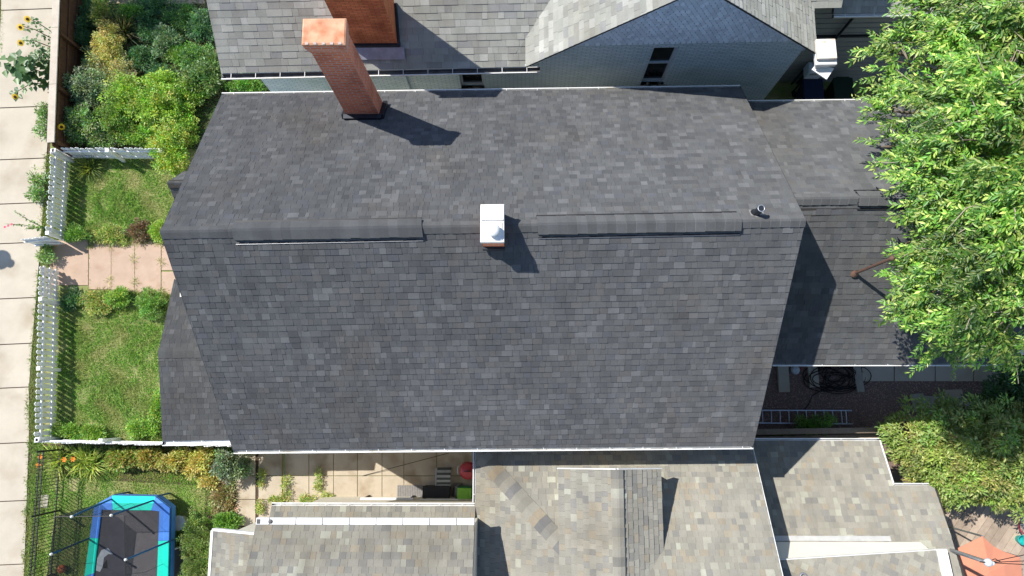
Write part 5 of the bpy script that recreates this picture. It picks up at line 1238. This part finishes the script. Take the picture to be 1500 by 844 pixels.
for px, py, rx, ry, pal, lab, h in ((180, 672, 22, 13, AUT + MID, 'coppery green border shrub next to the daylilies', .5), (218, 673, 22, 14, AUT, 'orange brown border shrub in the middle', .55), (258, 674, 26, 16, AUT + YEL, 'golden border shrub left of the grey green one', .6), (292, 676, 22, 20, YEL + [(.42, .32, .05)], 'brightest yellow border shrub below the porch gutter', .6), (340, 682, 27, 24, GREY + [(.1, .13, .1), (.06, .12, .05)], 'grey green round shrub under the main roof corner', .9), (308, 700, 16, 12, YEL, 'low yellow plant at the end of the border', .3), (328, 728, 22, 22, [(.36, .29, .17), (.25, .3, .1), (.42, .36, .2)], 'dry brown weedy patch beside the concrete', .12), (333, 762, 16, 8, MID, 'small green weed at the lean-to roof corner', .4)):
    shrub('border_shrub', lab, 'shrub', px, py, h, (rx, ry), 105, 36, pal, ln=.08, wd=.034, cr=.12, lobes=5, group=BG, stems=3)
shrub('hedge', 'dense dark green hedge between trampoline and lean-to roof', 'hedge', 292, 820, .9, (24, 56), 420, 44, [(.17, .28, .06), (.23, .34, .08), (.11, .2, .045), (.32, .38, .11)], ln=.05, wd=.025, cr=.11, lobes=10)
WG = 'weeds in the side yard concrete joints'
for px, py, rx, ry, lab in ((382, 700, 5, 14, 'weed strip in the first concrete joint'), (381, 742, 6, 16, 'weed strip lower down the first concrete joint'), (419, 715, 5, 18, 'weed strip in the second concrete joint'), (404, 733, 14, 5, 'weeds along the long concrete joint'), (448, 732, 9, 7, 'weed clump against the white gutter'), (478, 730, 8, 7, 'weed clump by the white pipe'), (466, 705, 6, 18, 'tall thin weed standing on the concrete')):
    shrub('weed', lab, 'weed', px, py, .25, (rx, ry), 26, 20, YEL + MID, ln=.06, wd=.02, cr=.08, lobes=4, group=WG, stems=2)
shrub('weed', 'leafy weed growing through the ladder by the plank fence', 'weed', 1196, 622, .9, (22, 12), 60, 30, MID, ln=.08, wd=.03, cr=.12, lobes=5, group=None)
shrub('weed', 'small weed in front of the plank fence under the main roof corner', 'weed', 1148, 641, .5, (14, 6), 24, 24, MID, ln=.08, wd=.03, cr=.1, lobes=3, group=None)
# ---- big shrub at right
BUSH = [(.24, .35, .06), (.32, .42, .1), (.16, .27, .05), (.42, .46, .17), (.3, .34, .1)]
def bigshrub(lab, px, py, h, lobes_px, nc, per, pal, ln, wd, cr, grp=None):
    b = P(px, py, 0); t = thing('leafy_shrub', lab, 'shrub', b, grp); lb = []
    for x, y, z, r in lobes_px:
        p = P(x, y, z); k = m_per_px(z) * r; lb.append(((p.x, p.y, z), (k, k, k * .8)))
    C, D, N_, L, Wd, T, cc = crown(lb, nc, per, cr, ln, wd, pal, droop=.45, inner=.6, low=-.1)
    C[:, 2] = np.maximum(C[:, 2], .03); leafobj('foliage', C, D, N_, L, Wd, T, t)
    for i in range(9):
        q = Vector(cc[rnd.randrange(len(cc))]); mb = MB(); mb.tube([b + Vector((rnd.uniform(-.2, .2), rnd.uniform(-.2, .2), 0)), b.lerp(q, .5) + Z * .4, q], [.04, .028, .008], 'bark', 6); mb.build('stem', t)
bigshrub('large spreading pale green shrub in sun between gravel alley and deck', 1410, 680, 2, [(1332, 640, 1.4, 38), (1364, 664, 1.5, 42), (1366, 690, 1.1, 26), (1405, 684, 1.5, 46), (1440, 686, 1.5, 44), (1480, 684, 1.6, 44), (1410, 648, 1.5, 45), (1460, 640, 1.6, 50), (1500, 650, 1.7, 55), (1392, 716, 1.0, 20), (1425, 712, 1.2, 24), (1470, 714, 1.3, 26), (1510, 715, 1.4, 30), (1385, 620, 1.2, 32)], 1150, 46, BUSH, .12, .042, .17)
bigshrub('shrub with leaves coloured darker for the tree shade at the right end of the alley', 1490, 590, 2, [(1470, 590, 1.2, 34), (1500, 570, 1.4, 40), (1440, 618, 1.0, 28), (1495, 610, 1.4, 36), (1480, 555, 1.1, 20)], 300, 40, [(.06, .14, .04), (.08, .18, .045), (.045, .11, .035)], .12, .04, .17)  # leaf palette darkened: the tree's shade is put into the colour
# ---- the tree
tb = P(1600, 290, 0); tree = thing('tree', 'large leafy green tree overhanging the rear wing roof at the right', 'tree', tb)
LOB = [(1361, 30, 8.4, 62), (1420, 20, 9.3, 95), (1490, 40, 9.8, 100), (1334, 95, 8.2, 52), (1411, 105, 9.2, 85), (1470, 120, 9.9, 105), (1328, 165, 8.1, 50), (1391, 185, 9.0, 80), (1450, 205, 9.8, 100), (1380, 222, 8.4, 40), (1400, 265, 9.1, 80), (1480, 285, 9.6, 90), (1394, 305, 8.4, 42), (1346, 350, 8.2, 44), (1411, 345, 8.9, 75), (1465, 370, 9.3, 85), (1331, 415, 8.0, 36), (1381, 420, 8.4, 58), (1430, 440, 8.8, 72), (1490, 455, 8.9, 70), (1351, 475, 7.4, 28), (1396, 490, 7.3, 34), (1378, 508, 7.0, 20), (1450, 495, 7.6, 34), (1495, 500, 7.6, 36), (1560, 120, 10.2, 120), (1570, 300, 10, 120), (1560, 440, 9, 90), (1540, -40, 9.8, 110), (1400, -60, 9, 90), (1291, 72, 7.9, 18), (1300, 215, 7.9, 17)]
lb = []
for x, y, z, r in LOB:
    p = P(x, y, z); k = m_per_px(z) * r; lb.append((Vector((p.x, p.y, z)), k))
# sprays: a twig with leaflets hanging along it
NS = 4400; vol = np.array([k ** 2 for c, k in lb]); vol /= vol.sum(); ch_ = NR.choice(len(lb), NS, p=vol)
cen = np.array([list(c) for c, k in lb])[ch_]; rad = np.array([k for c, k in lb])[ch_][:, None]
u = unit(NS); u[:, 2] = np.where(u[:, 2] < -.35, -u[:, 2], u[:, 2])
NC = 14                                   # sub-clumps on every lobe leave dark hollows between them
su = unit(len(lb) * NC).reshape(len(lb), NC, 3); su[..., 2] = np.where(su[..., 2] < -.3, -su[..., 2], su[..., 2])
sel = NR.integers(0, NC, NS); cu = su[ch_, sel]; ctone = NR.normal(1, .3, (len(lb), NC))[ch_, sel][:, None]
st = cen + cu * rad * NR.uniform(.6, .8, (NS, 1)) * np.array([1, 1, .8]) + unit(NS) * rad * .3 * NR.random((NS, 1)) ** .5
u = cu * .7 + u * .3; u /= np.linalg.norm(u, axis=1, keepdims=True)
dr = u * .8 + unit(NS) * .55; dr[:, 2] = dr[:, 2] * .45 - .25; dr /= np.linalg.norm(dr, axis=1, keepdims=True)
ln_ = NR.uniform(.3, .62, NS); per = 22; C, D, Nn, Ll, Tt = [], [], [], [], []
TP = [(.085, .22, .028), (.13, .3, .035), (.22, .39, .05), (.055, .16, .022), (.44, .52, .13)]
spt = np.clip(NR.normal(1, .2, (NS, 1)) * ctone, .4, 1.9)
for j in range(per):
    f = (j + .5) / per; sidev = np.cross(dr, [0, 0, 1.0]); sidev /= np.linalg.norm(sidev, axis=1, keepdims=True); sg = 1 if j % 2 else -1
    c = st + dr * (ln_ * f)[:, None]; c[:, 2] -= .22 * ln_ * f * f
    d = dr * .75 + sidev * sg * NR.uniform(.5, 1.0, (NS, 1)) + unit(NS) * .25; d[:, 2] -= NR.uniform(.05, .6, NS)
    C.append(c + unit(NS) * .015); D.append(d); Nn.append(unit(NS) * .5 + u * .35 + [0, 0, .75]); Ll.append(.108 * NR.uniform(.5, 1.4, NS)); Tt.append(tones(NS, TP, .15) * spt)
leafobj('crown', np.concatenate(C), np.concatenate(D), np.concatenate(Nn), np.concatenate(Ll), np.concatenate(Ll) * .34, np.concatenate(Tt), tree)
mb = MB(); fork = tb + Vector((-.5, 0, 3.6)); mb.tube([tb, tb + Vector((-.1, .05, 1.6)), fork, fork + Vector((-.2, .1, 2))], [.36, .27, .24, .18], 'bark', 14); mb.build('trunk', tree)
tips = []
for i, (c, k) in enumerate(lb):
    mid = fork.lerp(c, .5) + Z * .7; mb = MB(); mb.tube([fork + Z * rnd.uniform(0, 1.5), mid, c, c + (c - mid).normalized() * k * .7], [.09, .055, .028, .01], 'bark', 8); mb.build('limb', tree)
mb = MB()
for i in range(330):
    k = rnd.randrange(NS); c = Vector(cen[k]); s0 = Vector(st[k]); e = s0 + Vector(dr[k]) * ln_[k]; mb.tube([c.lerp(s0, .3), s0 + Z * .03, e], [.014, .01, .004], 'twig', 5)
tw = mb.build('twigs', tree); tw['kind'] = 'stuff'

# street tree standing outside the picture; it shades the upper part of the bed
tb2 = P(60, -60, 0); t2 = thing('tree', 'small street tree standing outside the picture beyond the upper end of the board fence', 'tree', (tb2.x, tb2.y, 0))
C, D, N_, L, Wd, T, cc = crown([((tb2.x + .4, tb2.y + .2, 4.6), (1.5, 1.3, 1.2)), ((tb2.x + 1.3, tb2.y - .3, 4.2), (1.1, .9, .9)), ((tb2.x + 1.9, tb2.y + .5, 4.4), (1.1, 1.0, .9))], 330, 34, .26, .14, .07, MID, droop=.3)
leafobj('crown', C, D, N_, L, Wd, T, t2)
mb = MB(); mb.tube([tb2, tb2 + Vector((.2, .1, 2.2)), tb2 + Vector((.7, .1, 4.6))], [.14, .1, .04], 'bark', 10); mb.build('trunk', t2)

# ================================================================ GRASS
def inpoly(pts, poly):
    x, y = pts[:, 0], pts[:, 1]; c = np.zeros(len(pts), bool); n = len(poly)
    for i in range(n):
        (x0, y0), (x1, y1) = poly[i], poly[(i + 1) % n]
        k = ((y0 > y) != (y1 > y)) & (x < (x1 - x0) * (y - y0) / (y1 - y0 + 1e-12) + x0); c ^= k
    return c
def grass(name, pxs, dens, ln, pal, bare=.0, lean=.55):
    poly = [(P(x, y, 0).x, P(x, y, 0).y) for x, y in pxs]; a = np.array(poly); lo, hi = a.min(0), a.max(0)
    n = int((hi - lo).prod() * dens); pt = NR.random((n, 2)) * (hi - lo) + lo; pt = pt[inpoly(pt, poly)]
    ptch = np.sin(pt[:, 0] * 2.1 + np.sin(pt[:, 1] * 1.7) * 2) * np.sin(pt[:, 1] * 2.6 + 1.3 * np.sin(pt[:, 0] * 3.1)) + .5 * np.sin(pt[:, 0] * 6.3 + 2 * np.sin(pt[:, 1] * 5))
    if bare: pt, ptch = (lambda k: (pt[k], ptch[k]))((ptch > -1.1 + bare * NR.random(len(pt))) | (NR.random(len(pt)) < .25))
    n = len(pt); aa = ptch * 1.2 + NR.normal(0, 1.4, n)
    D = np.stack([np.cos(aa) * lean, np.sin(aa) * lean, NR.uniform(.35, 1, n)], 1); C = np.stack([pt[:, 0], pt[:, 1], np.full(n, .0)], 1)
    T = tones(n, pal, .25); w_ = np.clip(.22 + .75 * ptch, 0, 1.25)[:, None]; T = T * (1 - .5 * w_) + (np.array([.4, .36, .15]) * NR.uniform(.6, 1.2, (n, 1))) * .5 * w_
    L = ln * NR.uniform(.5, 1.3, n) * (1 - .3 * w_[:, 0])
    return stuff(leafobj(name, C, D, unit(n) * .3 + [0, 0, 1], L, .013, T, None, 'blade', origin=(poly[0][0], poly[0][1], 0)))
GP = [(.16, .38, .045), (.23, .46, .06), (.1, .27, .03), (.36, .5, .11)]
grass('grass', [(99, 222), (240, 222), (262, 300), (235, 352), (75, 352), (88, 300)], 2600, .075, GP, .3)
grass('grass', [(78, 425), (262, 430), (262, 648), (70, 648)], 2400, .085, GP, .8)
for k, pg in enumerate(([(128, 560), (160, 545), (205, 565), (198, 600), (150, 622), (122, 600)], [(170, 480), (215, 470), (238, 500), (228, 540), (190, 530)], [(100, 470), (125, 480), (135, 530), (118, 570), (98, 540)], [(130, 285), (170, 270), (225, 295), (228, 330), (150, 328)], [(92, 300), (112, 250), (120, 290), (104, 345)], [(205, 590), (258, 560), (258, 645), (215, 640)])):
    grass('grass', pg, 750, .2, [(.16, .36, .05), (.26, .46, .08), (.4, .5, .16), (.1, .26, .04)], .3, lean=1.0)
grass('grass', [(52, 652), (345, 655), (345, 700), (312, 716), (316, 775), (318, 930), (20, 930), (38, 844)], 2300, .075, GP, .15)
def wob(tab, a): return [(x + rnd.uniform(-a, a), y) for x, y in tab]
VE_ = [(poly_y(WR, y) - 2, y) for y in range(220, 920, 9)]
grass('grass', wob(VE_, 3.2) + [(poly_y(WR, y) + 16 + (8 if y > 640 else 0), y) for y in range(915, 215, -60)], 2100, .13, [(.2, .32, .07), (.28, .38, .1), (.15, .25, .05)], .2, lean=.8)
grass('grass', wob([(x, 334) for x in range(128, 252, 8)], 2) + [(x, 359 + rnd.uniform(-3, 5)) for x in range(248, 126, -7)], 1500, .17, [(.3, .4, .1), (.42, .46, .16), (.2, .3, .06)], .2, lean=1.0)
grass('grass', [(x, 425 + rnd.uniform(-5, 5)) for x in range(128, 252, 7)] + [(248, 452), (130, 462)], 1500, .16, [(.3, .4, .1), (.42, .46, .16), (.2, .3, .06)], .2, lean=1.0)
for xj in (130.5, 163, 197.5, 236.5): grass('grass', [(xj - 1.5, 350), (xj + 1.5, 350), (xj + 2, 372), (xj + .5, 400), (xj + 2, 430), (xj - 2, 430), (xj - .6, 395)], 900, .09, [(.3, .4, .1), (.2, .3, .06)], 0, lean=1.0)
grass('grass', [(64, 352), (80, 352), (72, 425), (66, 540), (66, 650), (50, 650), (46, 600), (58, 520), (62, 440)], 1500, .1, [(.13, .2, .045), (.18, .24, .06)], .2)
grass('grass', [(86, 216), (98, 216), (92, 352), (74, 352), (76, 300)], 1500, .12, [(.15, .22, .07), (.2, .26, .09)], .2)
grass('grass', [(-30, -40), (2, -40), (5, 70), (-4, 90), (-30, 90)], 1200, .09, GP)
grass('ground_cover', [(96, 218), (100, -30), (330, -30), (400, 140), (330, 218)], 1100, .13, DARK + MID, 0, lean=1.0)
grass('ground_cover', [(80, 655), (345, 660), (352, 760), (310, 765), (305, 705), (90, 698)], 900, .1, AUT + MID, 0, lean=.9)
# gravel chips in the alley
poly = [(P(x, y, 0).x, P(x, y, 0).y) for x, y in ((1090, 532), (1500, 532), (1500, 632), (1090, 632))]
a = np.array(poly); lo, hi = a.min(0), a.max(0); n = 9000; pt = NR.random((n, 2)) * (hi - lo) + lo; mb = MB()
for x, y in pt:
    s_ = rnd.uniform(.012, .03); t_ = rnd.uniform(.6, 1.5); an = rnd.random() * 3; h_ = s_ * .7
    c, s2 = math.cos(an) * s_, math.sin(an) * s_
    mb.faces([(x + c, y + s2, 0), (x - s2, y + c, 0), (x - c, y - s2, 0), (x + s2, y - c, 0), (x + c * .2, y + s2 * .3, h_)], [(0, 1, 4), (1, 2, 4), (2, 3, 4), (3, 0, 4)], 'gravel_chip', (t_, t_ * rnd.uniform(.85, 1), t_ * rnd.uniform(.8, 1)))
stuff(mb.build('gravel'))

# ================================================================ LIGHT, SKY, CAMERA
el, az = math.radians(52.8), math.radians(-29.8)
sdir = Vector((math.cos(el) * math.cos(az), math.cos(el) * math.sin(az), -math.sin(el)))
sun = bpy.data.lights.new('sun', 'SUN'); sun.energy = 4.1; sun.angle = math.radians(.53); sun.color = (1, .955, .89)
so = bpy.data.objects.new('sun', sun); so.rotation_euler = sdir.to_track_quat('-Z', 'Y').to_euler(); so.location = (-8, 8, 30); COL.objects.link(so)
w = bpy.data.worlds.new('World'); scene.world = w; w.use_nodes = True
nt = w.node_tree; sk = nt.nodes.new('ShaderNodeTexSky'); sk.sky_type = 'NISHITA'; sk.sun_disc = False
sk.sun_elevation = el; sk.sun_rotation = math.atan2(-sdir.x, -sdir.y) % (2 * math.pi); sk.altitude = 1600
nt.links.new(sk.outputs[0], nt.nodes['Background'].inputs[0]); nt.nodes['Background'].inputs[1].default_value = .135
cam = bpy.data.cameras.new('camera'); cam.sensor_width = 36; cam.sensor_fit = 'HORIZONTAL'; cam.lens = F / 1500 * 36; cam.clip_start = .1; cam.clip_end = 2000
co = bpy.data.objects.new('camera', cam); COL.objects.link(co)
M = Matrix([list(map(float, r)) for r in ROT]).to_4x4(); M.translation = Vector(EYE); co.matrix_world = M
scene.camera = co
vs = scene.view_settings; scene.display_settings.display_device = 'sRGB'; vs.view_transform = 'Standard'; vs.look = 'None'; vs.exposure = .68; vs.gamma = 1; vs.use_curve_mapping = False
scene.render.engine = 'CYCLES'; scene.cycles.use_denoising = True
scene.cycles.max_bounces = 8; scene.cycles.transparent_max_bounces = 12
